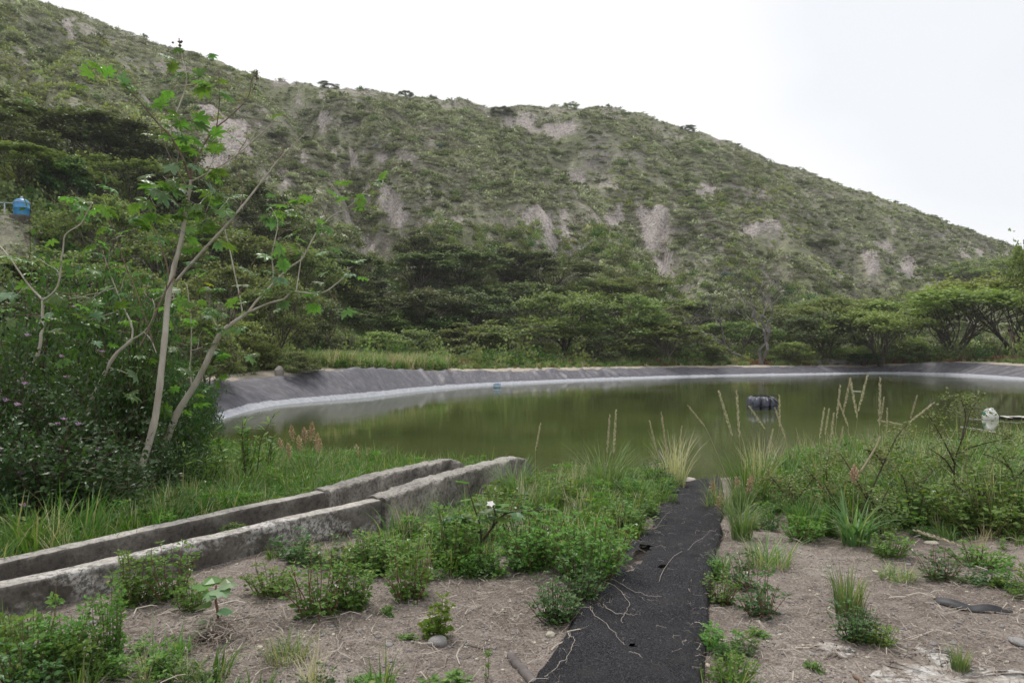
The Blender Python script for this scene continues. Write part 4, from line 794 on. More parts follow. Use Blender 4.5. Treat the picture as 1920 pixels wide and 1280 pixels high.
lt_pr = [stick(i, .04+.018*i, .0014+.0003*(i % 3), .22, 'straw') for i in range(6)]+[stick(9, .25, .004, .1, 'straw', 7)]+[pebble(1, 'stone'), pebble(2, 'stone_pale'), pebble(3, 'stone')]
n = 58000; y_ = 1.9+(g.random(n)**1.5)*9.5; x_ = g.uniform(-1, 1, n)*.85*y_; zz, sdd, _, _, _ = H(x_, y_, raw=True)
den = .25+.75*sst(.4, .62, fbm(x_*1.0, y_*1.0, 3, 51)); den = np.clip(den*(.8+.7*(x_ < lex(y_))*(fbm(x_*2, y_*2, 2, 52) > .45)), 0, 1); ok = (x_ > chn(y_)+.02) & (sdd > .3) & (g.random(n) < den) & ~((x_ > lex(y_)-.03) & (x_ < rex(y_)) & (g.random(n) < .97))
x_, y_, zz = x_[ok], y_[ok], zz[ok]; n = len(x_); ix = g.choice(10, n, p=[.085]*6+[.015, .21, .095, .17]); s_ = np.where((ix >= 7) & (ix < 10), g.lognormal(-5.3, .5, n), g.uniform(.5, 1.3, n))
k_ = g.integers(0, MX.size, 1500); k_ = k_[(MX.ravel()[k_]*0+g.random(len(k_))) < .25+.75*(np.abs((k_ % NW)/NW-.5) > .3)]
x_ = np.r_[x_, MX.ravel()[k_]]; y_ = np.r_[y_, MY.ravel()[k_]]; zz = np.r_[zz, MZ.ravel()[k_]+.006]; ix = np.r_[ix, g.integers(0, 6, len(k_))]; s_ = np.r_[s_, g.uniform(.3, .8, len(k_))]; n = len(x_)
scatter('straw_and_pebbles', lt_pr, np.c_[x_, y_, zz+.004], zrot(n, g, .14), s_, ix); print('litter', n)

# ------------------------------------------------------------------ castor plants in the left foreground
def palmate(seed, n=8, r=.12, cup=.12, pet=.16):
    """one castor leaf with its stalk: the stalk starts at the origin, the blade faces up at its end"""
    g = np.random.default_rng(seed); b = MB(); c = np.array([0, pet, 0.]); V = [c]; T = []
    ang = np.linspace(-2.55, 2.55, n)
    for k, a in enumerate(ang):
        L_ = r*(1.0 if abs(a) < 1.6 else .62)*g.uniform(.85, 1.1); d = np.array([math.sin(a), math.cos(a), 0]); s_ = np.array([d[1], -d[0], 0])
        w = .20*L_; i = len(V)
        z = lambda f: np.array([0, 0, cup*r*(f-1.6*f*f)])
        V += [c+d*L_*.34-s_*w*.75+z(.34), c+d*L_*.62-s_*w+z(.62), c+d*L_*.84-s_*w*.55+z(.84), c+d*L_+z(1.05)-[0, 0, .02*r], c+d*L_*.84+s_*w*.55+z(.84), c+d*L_*.62+s_*w+z(.62), c+d*L_*.34+s_*w*.75+z(.34), c+d*L_*.55+z(.55)-[0, 0, .03*r]]
        m_ = i+7; T += [(0, i, m_), (i, i+1, m_), (i+1, i+2, m_), (i+2, i+3, m_), (i+3, i+4, m_), (i+4, i+5, m_), (i+5, i+6, m_), (i+6, 0, m_)]
        if k: T.append((0, i-2, i))
    b.add(V, t=T, tint=np.clip(g.normal(.5, .1, len(V)), 0, 1))
    tube(b, smooth_line([(0, 0, 0), (0, pet*.5, .012), (0, pet, -.002)], 3), np.linspace(.0028, .0016, 7), 3, m=1, cap=False)
    return b
LEAFM = {k: [palmate(400+i, 7+i % 3, .125 if k != 'castor_yellow' else .10, .1+.1*i, .13+.03*i).mesh('leaf', [G[k], G['stem']]) for i in range(3)] for k in ('castor', 'castor_pale', 'castor_yellow')}
def ball_cluster(seed, mat, n=14, R_=.045, H_=.14, r=.013):
    g = np.random.default_rng(seed); b = MB(); th = np.linspace(0, 2*math.pi, 6, endpoint=False)
    for k in range(n):
        c = np.array([g.normal(0, R_*.45), g.normal(0, R_*.45), g.uniform(0, H_)]); q = r*g.uniform(.7, 1.2)
        V = [c+[0, 0, q]]+[c+q*np.array([math.cos(a)*.87, math.sin(a)*.87, .4*(1 if i % 2 else .6)]) for i, a in enumerate(th)]+[c+q*np.array([math.cos(a)*.87, math.sin(a)*.87, -.4]) for a in th]+[c-[0, 0, q]]
        T = [(0, 1+i, 1+(i+1) % 6) for i in range(6)]+[(13, 7+(i+1) % 6, 7+i) for i in range(6)]; Q = [(1+i, 7+i, 7+(i+1) % 6, 1+(i+1) % 6) for i in range(6)]
        b.add(V, q=Q, t=T)
    tube(b, [(0, 0, -.05), (0, 0, H_)], .004, 4, cap=False); return b.mesh('seed_head', G[mat])
SEED = {'dark': ball_cluster(1, 'seed_dark'), 'green': ball_cluster(2, 'seed_green')}
def castor(label, base_px, stems, leaves, seeds, d0, mats=('bark_pale', 'bark_brown')):
    """stems: (part, points (column, row, depth offset), radius start, radius end, bark); leaves: (column, row, depth offset, count, spread)"""
    b0 = gp(*base_px) if d0 is None else np.array([(base_px[0]-960)/F*d0, d0, Hs((base_px[0]-960)/F*d0, d0)])
    dd_ = b0[1]; r = empty('castor_plant', b0, label, 'plant'); org = b0
    for nm, pts, r0, r1, bk in stems:
        P = np.array([pix(X, Y, dd_+o_) for X, Y, o_ in pts])-org
        if nm == 'trunk': P[0] = [P[0][0], P[0][1], -.08]
        P = smooth_line(P, 5); P[1:-1] += rng.normal(0, .0015, (len(P)-2, 3)); b = MB(); rr_ = .82*np.linspace(r0, r1, len(P))*(1+.10*(np.arange(len(P)) % 5 == 0)); tube(b, P, rr_, 7); link(nm, b.mesh(nm, G[bk], True), r)
    g = np.random.default_rng(int(base_px[0])+77)
    allp = np.vstack([smooth_line(np.array([pix(X, Y, dd_+o_) for X, Y, o_ in st[1]])-org, 5) for st in stems])
    for X, Y, o_, n, sp in leaves:
        c = pix(X, Y, dd_+o_)-org; near_ = allp[np.argmin(np.linalg.norm(allp-c, axis=1)+.25*np.maximum(0, allp[:, 2]-c[2]))]; L_ = np.linalg.norm(c-near_)
        if L_ > .06:
            b = MB(); mid_ = wig(near_, c, 5, .07, -.05, g); tube(b, mid_, np.linspace(.0075, .004, 5), 5)
            for w_ in range(2): tube(b, wig(mid_[2+w_], mid_[2+w_]+g.normal(0, .10, 3)+[0, 0, .08], 4, .08, 0, g), np.linspace(.004, .002, 4), 4)
            link('twig', b.mesh('twig', G['bark_pale' if g.random() < .5 else 'bark_brown'], True), r)
        for k in range(n):
            kind = 'castor' if g.random() < .72 else ('castor_pale' if g.random() < .9 else 'castor_yellow')
            o = link('leaf', LEAFM[kind][g.integers(3)], r); a = g.uniform(0, 6.283) if n > 1 else g.uniform(-1, 1)
            o.location = c+g.normal(0, sp, 3)*[1, 1, .8]; o.rotation_euler = (g.normal(-.15, .45), g.normal(0, .35), a); o.scale = (g.uniform(.7, 1.25),)*3
    for X, Y, o_, kd, sc in seeds:
        o = link('seed_head', SEED[kd], r, pix(X, Y, dd_+o_)-org); o.scale = (sc,)*3; o.rotation_euler = (g.normal(0, .2), g.normal(0, .2), g.uniform(0, 6))
    return r
B = 'branch'
castor('tall castor plant whose straight pale trunk stands in the grass beside the channel', (250, 948),
 [('trunk', [(250,948,0),(262,890,0),(288,800,0),(300,720,.02),(308,640,.03),(315,560,.03),(326,500,.02),(338,455,0),(345,410,0),(352,370,0),(357,337,0)], .052, .020, 'bark_pale'),
  (B, [(357,337,0),(340,293,-.03),(327,270,-.05),(317,253,-.08),(297,233,-.1),(283,217,-.14),(240,167,-.2),(203,150,-.25)], .016, .007, 'bark_brown'),
  (B, [(317,253,-.08),(320,237,-.05),(330,207,0),(348,153,.05),(340,110,.06),(337,92,.06)], .013, .006, 'bark_pale'),
  (B, [(346,160,.05),(360,158,0),(375,152,-.05)], .006, .004, 'bark_brown'),
  (B, [(357,337,0),(360,315,.05),(367,300,.1),(383,267,.16),(403,240,.2),(430,217,.26),(463,183,.32),(470,150,.36),(478,135,.38)], .015, .006, 'bark_brown'),
  (B, [(405,236,.2),(410,187,.12),(407,127,.08)], .008, .003, 'bark_brown'),
  (B, [(357,340,0),(400,317,-.1),(443,290,-.2),(477,260,-.24),(507,233,-.3),(508,215,-.32)], .012, .005, 'bark_pale'),
  (B, [(462,272,-.22),(474,252,-.2),(482,233,-.2)], .006, .003, 'bark_pale'),
  (B, [(350,350,0),(320,300,.12),(302,253,.2),(300,230,.22)], .009, .004, 'bark_brown'),
  (B, [(330,527,0),(377,473,-.12),(423,423,-.2),(453,387,-.24),(493,337,-.3),(520,300,-.34),(545,275,-.36),(573,247,-.4)], .021, .004, 'bark_pale'),
  (B, [(522,297,-.34),(530,275,-.3),(518,255,-.3)], .006, .003, 'bark_brown'),
  (B, [(450,388,-.24),(454,350,-.15),(440,300,-.1),(460,262,-.05),(462,233,-.02)], .008, .003, 'bark_brown'),
  (B, [(318,525,.02),(310,487,.1),(293,443,.18),(283,415,.2),(281,390,.2)], .013, .005, 'bark_brown'),
  (B, [(350,375,0),(370,385,-.1),(395,408,-.16),(418,425,-.2)], .006, .005, 'bark_brown'),
  (B, [(330,515,0),(320,527,-.02),(300,567,-.08),(277,620,-.16),(262,650,-.2)], .012, .008, 'bark_brown')],
 [(203,148,-.25,7,.07),(245,150,-.2,3,.06),(345,122,.06,7,.07),(375,150,0,5,.07),(322,150,.05,3,.06),(400,150,.1,3,.06),(478,150,.38,1,.04),(290,225,-.1,6,.09),(330,225,0,5,.09),(315,250,-.08,4,.07),
  (345,255,0,3,.06),(400,240,.2,2,.05),(508,218,-.32,1,.03),(395,300,-.1,5,.1),(385,275,.1,4,.08),(330,310,0,4,.09),(318,355,0,8,.12),(360,360,0,8,.12),(300,380,.1,6,.12),(340,400,.05,8,.13),(390,360,-.1,5,.09),
  (290,430,.2,5,.1),(375,420,-.1,6,.12),(350,440,0,6,.12),(400,400,-.1,5,.1),(420,370,-.1,4,.08),(300,340,.1,4,.1),(265,400,.1,2,.08),(360,480,0,4,.1),(330,560,.1,3,.12),(385,345,0,3,.08)],
 [(337,98,.06,'dark',1.25),(480,147,.38,'dark',.8),(477,168,.38,'dark',.6),(383,128,.05,'green',.5),(350,392,-.1,'green',1.2),(360,303,.1,'green',.8),(430,300,-.1,'dark',.5)], None)
castor('castor plant with a thick pale stem leaning right over the water', (278, 915),
 [('trunk', [(280,915,0),(305,850,0),(333,775,-.05),(367,720,-.1),(393,667,-.14),(410,630,-.18),(427,613,-.2),(463,587,-.24)], .060, .028, 'bark_pale'),
  (B, [(463,587,-.24),(500,570,-.3),(533,560,-.35),(550,547,-.38),(600,550,-.42),(633,530,-.46),(652,512,-.5)], .02, .007, 'bark_pale'),
  (B, [(463,587,-.24),(483,562,-.2),(510,533,-.16),(540,503,-.1),(567,483,-.06),(590,440,-.02),(618,408,0),(645,393,0),(668,375,0),(683,358,.02)], .018, .006, 'bark_pale'),
  (B, [(512,530,-.16),(511,500,-.2),(510,473,-.24),(520,423,-.28),(514,400,-.3),(505,385,-.3)], .011, .005, 'bark_pale'),
  (B, [(520,420,-.28),(530,405,-.3),(538,395,-.32)], .006, .004, 'bark_brown'),
  (B, [(455,592,-.22),(450,560,-.1),(437,500,-.02),(423,440,.02),(421,423,.02)], .013, .007, 'bark_pale'),
  (B, [(360,722,-.08),(356,690,0),(358,667,.02),(358,600,.05),(350,533,.1)], .013, .006, 'bark_pale'),
  (B, [(427,613,-.2),(440,575,-.3),(470,500,-.4),(493,470,-.46),(520,460,-.5)], .010, .005, 'bark_brown'),
  (B, [(555,547,-.38),(562,500,-.36),(565,480,-.34)], .010, .007, 'bark_pale'),
  (B, [(613,411,0),(600,385,-.05),(585,372,-.06)], .006, .004, 'bark_brown'),
  (B, [(370,715,-.1),(420,690,-.2),(470,660,-.3)], .006, .003, 'bark_brown')],
 [(683,358,.02,8,.10),(660,375,0,5,.09),(505,385,-.3,5,.08),(538,390,-.3,5,.08),(575,375,-.05,6,.1),(520,460,-.5,4,.1),(470,500,-.4,5,.12),(550,430,-.1,4,.09),(560,470,-.1,4,.1),(595,545,-.42,4,.09),(652,500,-.5,6,.09),(530,545,-.35,4,.1),
  (640,570,-.46,1,.03),(420,560,0,6,.13),(400,600,-.1,6,.13),(440,600,-.2,5,.12),(380,650,0,6,.13),(430,650,-.2,4,.12),(370,580,.05,6,.14),(350,540,.1,6,.13),(480,560,-.2,4,.1),(390,700,-.1,5,.12),(350,760,0,4,.12),(330,720,.05,5,.14),
  (420,690,-.2,3,.1),(320,640,.1,5,.14),(600,410,0,4,.08),(345,860,0,3,.1)],
 [(588,368,0,'green',.9),(525,395,-.3,'green',.7),(683,350,.02,'green',.5),(400,570,-.2,'green',1.2),(455,290,-.3,'green',.3)], None)
castor('castor plant with forked pale stems rising from the purple flowered bushes', (150, 860),
 [('trunk', [(135,860,0),(163,780,0),(187,720,0),(213,670,0),(247,637,0)], .036, .022, 'bark_pale'),
  (B, [(247,637,0),(247,610,.05),(227,567,.1),(210,523,.15),(200,497,.18),(192,470,.2)], .014, .006, 'bark_pale'),
  (B, [(247,637,0),(270,622,-.05),(285,600,-.1),(290,575,-.14)], .012, .008, 'bark_pale'),
  (B, [(293,663,-.1),(283,630,-.1),(273,600,-.1),(253,543,-.06),(233,493,-.02),(217,447,0),(200,403,.04),(195,385,.04)], .011, .005, 'bark_brown'),
  (B, [(225,545,.1),(234,515,.1),(240,500,.1)], .006, .004, 'bark_pale'),
  (B, [(270,622,-.05),(285,640,-.1),(293,663,-.1)], .008, .008, 'bark_pale')],
 [(192,470,.2,4,.1),(195,385,.04,5,.08),(170,385,0,3,.05),(240,500,.1,3,.1),(200,500,.1,5,.14),(260,560,0,5,.16),(220,620,0,5,.2),(160,600,.1,6,.22),(250,700,0,5,.18),(180,650,.1,4,.2),(285,560,-.1,3,.1),(130,560,.1,5,.2),(225,440,0,3,.08)],
 [(196,478,.18,'dark',.6),(230,480,0,'green',.5)], 8.3)
castor('castor plant with a thin forked stem curving up at the left edge', (-40, 830),
 [('trunk', [(-50,830,0),(0,747,0),(43,710,0),(70,667,0),(78,617,0),(80,563,0)], .030, .018, 'bark_pale'),
  (B, [(80,563,0),(50,530,.06),(20,487,.1),(0,463,.14),(-25,440,.16)], .013, .007, 'bark_pale'),
  (B, [(80,563,0),(107,537,-.05),(117,470,-.1),(122,440,-.12),(150,420,-.15),(162,398,-.18),(172,380,-.2)], .013, .005, 'bark_pale'),
  (B, [(60,500,.1),(50,460,.1),(44,440,.1)], .006, .003, 'bark_brown'),
  (B, [(55,535,.06),(60,500,.08)], .007, .006, 'bark_brown')],
 [(172,378,-.2,5,.06),(120,440,-.1,2,.1),(20,490,.1,5,.15),(90,560,0,5,.16),(50,590,0,4,.2),(100,500,0,3,.14),(20,560,.1,5,.2),(150,550,.1,4,.2)], [], 7.6)

# ------------------------------------------------------------------ dense bushes of the left bank
def lantana(seed, Rx, Ry, Hh, n=5200, leaf=.055, mat='lantana', stemm='stem_dark', flowers=0, broad=True):
    g = np.random.default_rng(seed); T = MB(); C = MB(); parts = []
    tips = []
    for k in range(34):
        a = g.uniform(0, 6.283); q = math.sqrt(g.random()); e = np.array([math.cos(a)*Rx*q, math.sin(a)*Ry*q, Hh*math.sqrt(max(.03, 1-q*q*.95))*g.uniform(.62, 1.12)])
        P = smooth_line(wig((math.cos(a)*.15, math.sin(a)*.15, -.05), e*[.55, .55, .65], 3, .06, 0, g).tolist()+[e.tolist()], 4); tube(T, P, np.linspace(.012, .003, len(P)), 4, cap=False); tips.append(P)
        for w_ in range(5):
            p0 = P[g.integers(len(P)//2, len(P))]; P2 = wig(p0, p0+g.normal(0, 1, 3)*[.22, .22, .16]*Hh, 4, .1, .03, g); tube(T, P2, np.linspace(.004, .0015, 4), 3, cap=False); tips.append(P2)
    k = g.integers(0, len(tips), n); f = g.random(n)**.6; X = np.array([tips[a][int(b_*(len(tips[a])-1))] for a, b_ in zip(k, f)])+g.normal(0, .055, (n, 3))
    X[:, 2] = np.maximum(X[:, 2], .02); D = X*[.8/Rx, .8/Ry, .4]+g.normal(0, .55, (n, 3)); D[:, 2] += .1
    dpt = np.clip(X[:, 2]/Hh, 0, 1)
    herb_leaves(C, X, D, leaf*g.uniform(.6, 1.35, n), np.clip(g.normal(.5, .17, n), 0, 1), 0, g) if broad else stamp(C, LANCE_V, LANCE_T, frames(D, g)*(leaf*g.uniform(.6, 1.3, n))[:, None, None], X, np.clip(g.normal(.5, .17, n), 0, 1))
    return Plant(Hh, Rx, [('stems', T.mesh('stems', G[stemm]), False), ('foliage', C.mesh('foliage', G[mat]), True)]), tips
fl_m = MB(); gg = np.random.default_rng(3); cards(fl_m, rdir(26, gg)*[.022, .022, .012], np.full(26, .017), gg.uniform(.2, 1, 26), gg, .7); fl_m = fl_m.mesh('flower', G['petal'])
LANT = [lantana(500, .95, .8, 1.35), lantana(501, .85, .8, 1.1), lantana(502, .7, .65, .95, 4200), lantana(503, .8, .7, 1.25, 4600, .06, 'herb_dark')]
def bush(k, X, d, topY, wpx, label, nfl=0, grp=None, name='flowering_bush', cat='bush'):
    pl, tips = LANT[k]; x = (X-960)/F*d; z = Hs(x, d); h = CZ-(topY-HY)/F*d-z; sx = wpx/F*d/2/pl.R; r = pl.put(name, (x, d, z-.03), label, cat, grp, (sx, sx, h/pl.H), rng.uniform(0, 6.28))
    g = np.random.default_rng(int(X)+900); c_, s_ = math.cos(r.rotation_euler[2]), math.sin(r.rotation_euler[2])
    for q in range(nfl):
        best = max((tips[g.integers(len(tips))][-1] for _ in range(14)), key=lambda p_: p_[2]*.6-(s_*p_[0]+c_*p_[1])*1.0+g.uniform(0, .5))
        o = link('flower', fl_m, r, best+g.normal(0, .03, 3)); o.scale = (1/sx*g.uniform(.7, 1.3), 1/sx, 1/(h/pl.H))
bush(0, 25, 7.2, 655, 330, 'largest dark bush with purple flowers against the left edge', 26)
bush(1, 150, 7.9, 690, 300, 'dark bush with a few purple flowers right of the largest flowering bush', 16)
bush(2, 95, 6.4, 800, 330, 'low dark bush over the grass edge under the purple flowers', 5)
bush(3, 230, 8.9, 560, 260, 'dark leafy bush behind the forked castor stems', 3, name='leafy_bush')
bush(3, 60, 9.6, 510, 330, 'tall leafy bush behind the far left castor stem', 4, name='leafy_bush')
bush(1, 325, 9.2, 700, 150, 'dark bush between the two thick castor stems', 0, name='leafy_bush')
bush(2, 300, 7.9, 815, 170, 'low dark bush behind the foot of the tall castor trunk', 1, name='leafy_bush')
bush(0, -60, 6.0, 760, 260, 'dark bush cut off by the left edge under the flowers', 4)
bush(3, 345, 10.5, 660, 120, 'leafy bush beneath the leaning castor stem', 0, name='leafy_bush')
bush(2, 215, 7.2, 835, 200, 'low dark bush left of the foot of the tall castor trunk', 2, name='leafy_bush')
bush(3, 165, 11.5, 470, 230, 'green leafy bush highest behind the castor stems', 0, name='leafy_bush')
bush(3, 250, 12.5, 520, 240, 'green leafy bush behind the tall castor trunk', 0, name='leafy_bush')
bush(1, 375, 14.5, 700, 90, 'leafy bush at the shaded start of the liner', 0, name='leafy_bush')

def lance_shrub(label, X, d, topY, wpx, seed, nst=9, leaf=.13, mat='herb', count=290, name='leafy_shrub', single=True):
    """upright stems with narrow leaves; every leaf a part"""
    g = np.random.default_rng(seed); x = (X-960)/F*d; z = Hs(x, d); h = CZ-(topY-HY)/F*d-z; w = wpx/F*d/2; r = empty(name, (x, d, z), label, 'shrub'); T = MB(); C = MB()
    lm = [MB() for _ in range(3)]
    for i, b in enumerate(lm): stamp(b, LANCE_V*[1.15, 1, 1], LANCE_T, np.eye(3)[None], np.zeros((1, 3)), [.25+.3*i])
    lm = [b.mesh('leaf', G[mat]) for b in lm]; left_ = count
    for k in range(nst):
        a = g.uniform(0, 6.283); q = math.sqrt(g.random()); e = np.array([math.cos(a)*w*q, math.sin(a)*w*q, h*g.uniform(.55, 1)]); P = smooth_line(wig((e[0]*.25, e[1]*.25, -.03), e, 4, .06, 0, g), 5)
        tube(T, P, np.linspace(.009, .003, len(P)), 5, cap=False); m_ = count//nst
        for q_ in range(m_):
            f = .25+.75*(q_/m_)**.8; c = P[min(int(f*(len(P)-1)), len(P)-1)]+g.normal(0, .012, 3); aa = q_*2.4+g.normal(0, .3)
            D = np.array([[math.cos(aa), math.sin(aa), g.uniform(.1, 1.1)]]); M = Matrix(frames(D, g)[0].tolist()); o = link('leaf', lm[g.integers(3)], r, c); o.rotation_euler = M.to_euler(); o.scale = (leaf*g.uniform(.6, 1.2),)*3
    link('stems', T.mesh('stems', G['stem_dark']), r); return r
lance_shrub('shrub of narrow glossy leaves leaning over the water, left of the pink plumes', 455, 8.6, 765, 150, 601)
lance_shrub('narrow leaved shrub behind the grass below the leaning castor stem', 385, 8.2, 800, 130, 602, 7, .11)
lance_shrub('small narrow leaved shrub at the water edge below the liner', 500, 9.6, 800, 70, 603, 4, .11, count=110)

# ------------------------------------------------------------------ things on the water and round it
def lathe(b, prof, n=20, m=0, tint=.5, c=(0, 0, 0)):
    prof = np.array(prof, float); th = np.arange(n)/n*6.28318; V = np.stack([prof[:, None, 0]*np.cos(th), prof[:, None, 0]*np.sin(th), np.repeat(prof[:, 1:2], n, 1)], -1).reshape(-1, 3)+np.array(c)
    i, j = np.meshgrid(np.arange(len(prof)-1), np.arange(n), indexing='ij'); j2 = (j+1) % n; b.add(V, q=np.stack([i*n+j, i*n+j2, (i+1)*n+j2, (i+1)*n+j], -1).reshape(-1, 4), m=m, tint=tint)
def boxb(b, c, s, rz=0, ry=0, m=0, bev=.006):
    x, y, z = np.array(s)/2; bv = min(bev, x*.4, y*.4, z*.4); V = []
    for sz, ins in ((-z, bv), (-z+bv, 0), (z-bv, 0), (z, bv)):
        for sx, sy in ((-1, -1), (1, -1), (1, 1), (-1, 1)): V.append((sx*(x-ins), sy*(y-ins), sz))
    Mx = np.array(Euler((0, ry, rz)).to_matrix()); V = np.array(V)@Mx.T+np.array(c)
    Q = [(3, 2, 1, 0), (12, 13, 14, 15)]+[(4*k+a, 4*k+(a+1) % 4, 4*k+4+(a+1) % 4, 4*k+4+a) for k in range(3) for a in range(4)]; b.add(V, q=Q, m=m)
# blue pressure tank on the slope, with its pipe
q_ = np.array([(39-960)/F*33, 33., 0]); q_[2] = Hs(q_[0], q_[1])+.22; T_ = empty('water_tank', q_, 'blue metal water tank standing on the left slope among the trees', 'tank', sc=13/F*q_[1]/.30); d = q_[1]; print('tank', q_)
b = MB(); lathe(b, [(0, 0), (.27, 0), (.29, .03), (.30, .08), (.30, .30), (.312, .31), (.312, .33), (.30, .34), (.30, .56), (.29, .60), (.25, .66), (.17, .71), (.0, .73)], 24); link('tank_body', b.mesh('tank_body', G['blue'], True), T_)
b = MB(); lathe(b, [(0, .72), (.06, .72), (.06, .78), (.035, .79), (.035, .84), (0, .84)], 14); link('cap', b.mesh('cap', G['pipe'], True), T_)
b = MB(); lathe(b, [(.302, .545), (.318, .55), (.318, .575), (.302, .58)], 24); link('band', b.mesh('band', G['pipe'], True), T_)
b = MB(); tube(b, [(-.9, .15, .60), (-.5, .1, .57), (-.25, .0, .56)], .026, 8); tube(b, [(-.85, .15, .6), (-.85, .15, -.6)], .026, 8); tube(b, [(-.85, .15, .6), (-1.6, .3, .62)], .022, 8); link('pipe', b.mesh('pipe', G['pipe'], True), T_)
b = MB(); pl = b; boxb(b, (0, 0, -.25), (.62, .62, .5)); link('plinth', b.mesh('plinth', conc), T_)
# floating blue drum by the far liner
p0 = np.array([(932-960)/F*38.5, 38.5, 0]); T_ = empty('floating_drum', p0, 'small blue drum with a white band floating by the far liner', 'drum')
b = MB(); lathe(b, [(0, -.2), (.2, -.2), (.215, -.17), (.215, .0), (.225, .01), (.225, .03), (.215, .04), (.215, .20), (.205, .22), (.0, .22)], 22); link('drum_body', b.mesh('drum_body', G['blue_pale'], True), T_)
b = MB(); lathe(b, [(.216, .085), (.224, .09), (.224, .135), (.216, .14)], 22); link('band', b.mesh('band', G['white_plastic'], True), T_)
b = MB(); lathe(b, [(0, .222), (.12, .222), (.12, .25), (0, .25)], 16); link('lid', b.mesh('lid', G['blue'], True), T_)
# tarpaulin bundle tied with cord
d = CZ*F/(766-HY); p0 = np.array([(1428-960)/F*d, d, 0]); T_ = empty('floating_bundle', p0, 'square float wrapped in black tarpaulin and tied with cord on the pond', 'float', sc=(.88, .9, 1.35))
import bmesh
for k, (lx, wx) in enumerate(((-.37, .34), (.0, .36), (.37, .34))):
    bm = bmesh.new(); bmesh.ops.create_cube(bm, size=1); bmesh.ops.subdivide_edges(bm, edges=bm.edges, cuts=11, use_grid_fill=True)
    for v in bm.verts:
        c = v.co.copy(); r4 = (abs(c.x*2)**5+abs(c.y*2)**5+abs(c.z*2)**5)**.2; c = c/max(r4, .01)
        n1 = float(fbm(c.x*4+k*7, c.y*4+c.z*5, 3, 5))-.5; n2 = abs(float(fbm(c.x*7+k*3+c.z*2, c.y*7-c.z*6, 2, 8))-.5)
        v.co = Vector((lx+c.x*wx*(1.0+.16*n1), c.y*.86*(1+.12*n1), .13+c.z*.42*(1+.24*n1)-(.07*(.18-min(n2, .18))/.18 if c.z > 0 else 0)-.03*(abs(c.x*2)**2)*(c.z > 0)))
    me = bpy.data.meshes.new('wrapped_block'); bm.to_mesh(me); bm.free(); me.materials.append(G['tarp']); me.polygons.foreach_set('use_smooth', [True]*len(me.polygons)); link('wrapped_block', me, T_)
for k, xx in enumerate((-.19, .19, .52)):
    b = MB(); tube(b, [(xx, -.47, -.1), (xx, -.47, .26), (xx, -.40, .35), (xx+.03, 0, .37), (xx, .4, .35), (xx, .45, .1)], .012, 5); link('cord', b.mesh('cord', G['rope'], True), T_)
b = MB(); tube(b, [(-.56, -.46, .10), (0, -.475, .08), (.56, -.46, .11)], .010, 5); tube(b, [(-.5, -.3, .36), (0, .0, .375), (.25, -.43, .33), (.5, -.46, .18)], .012, 5); link('cord', b.mesh('cord', G['rope'], True), T_)
# white jerry can float and the whitewashed slats beside it
d = CZ*F/(785-HY); p0 = np.array([(1857-960)/F*d, d, 0]); T_ = empty('white_jerrycan', p0, 'white plastic jerrycan floating upright at the right end of the pond', 'jerrycan', sc=(.95, 1, .82))
bm = bmesh.new(); bmesh.ops.create_cube(bm, size=1); bmesh.ops.subdivide_edges(bm, edges=bm.edges, cuts=7, use_grid_fill=True)
for v in bm.verts:
    c = v.co.copy(); r4 = (abs(c.x*2)**4+abs(c.y*2)**4+abs(c.z*2)**4)**.25; c = c/max(r4, .01); f = 1-.72*max(0, c.z*2+.1)**1.1*.8
    v.co = Vector((c.x*.46*f-.02+.05*max(0, c.z), c.y*.3*f, .14+c.z*.54))
me = bpy.data.meshes.new('can_body'); bm.to_mesh(me); bm.free(); me.materials.append(G['white_plastic']); me.polygons.foreach_set('use_smooth', [True]*len(me.polygons)); link('can_body', me, T_)
b = MB(); lathe(b, [(0, .37), (.05, .37), (.05, .43), (0, .43)], 12, c=(.04, 0, -.01)); link('cap', b.mesh('cap', G['white_plastic'], True), T_)
b = MB(); tube(b, smooth_line([(-.2, 0, .22), (-.23, 0, .30), (-.13, 0, .38), (-.04, 0, .40)], 3), .018, 6); link('handle', b.mesh('handle', G['white_plastic'], True), T_)
b = MB(); boxb(b, (-.24, -.02, .22), (.03, .1, .12)); link('label_patch', b.mesh('label_patch', plain('green_mark', (.08, .35, .25), .5)), T_)
r0 = empty('slatted_raft', (p0[0]+.35, d-.05, .03), 'low raft of white slats on two dark rails beside the jerrycan', 'raft')
for yy in (-.12, .16): b = MB(); boxb(b, (1.1, yy, 0), (2.3, .05, .05)); link('rail', b.mesh('rail', G['rope']), r0)
for k in range(9): b = MB(); boxb(b, (0, 0, 0), (.15, .42, .022)); o = link('slat', b.mesh('slat', G['wood_white']), r0, (.12+.25*k, .02, .04+.01*(k % 2))); o.rotation_euler = (rng.normal(0, .03), rng.normal(0, .05), rng.normal(0, .10))
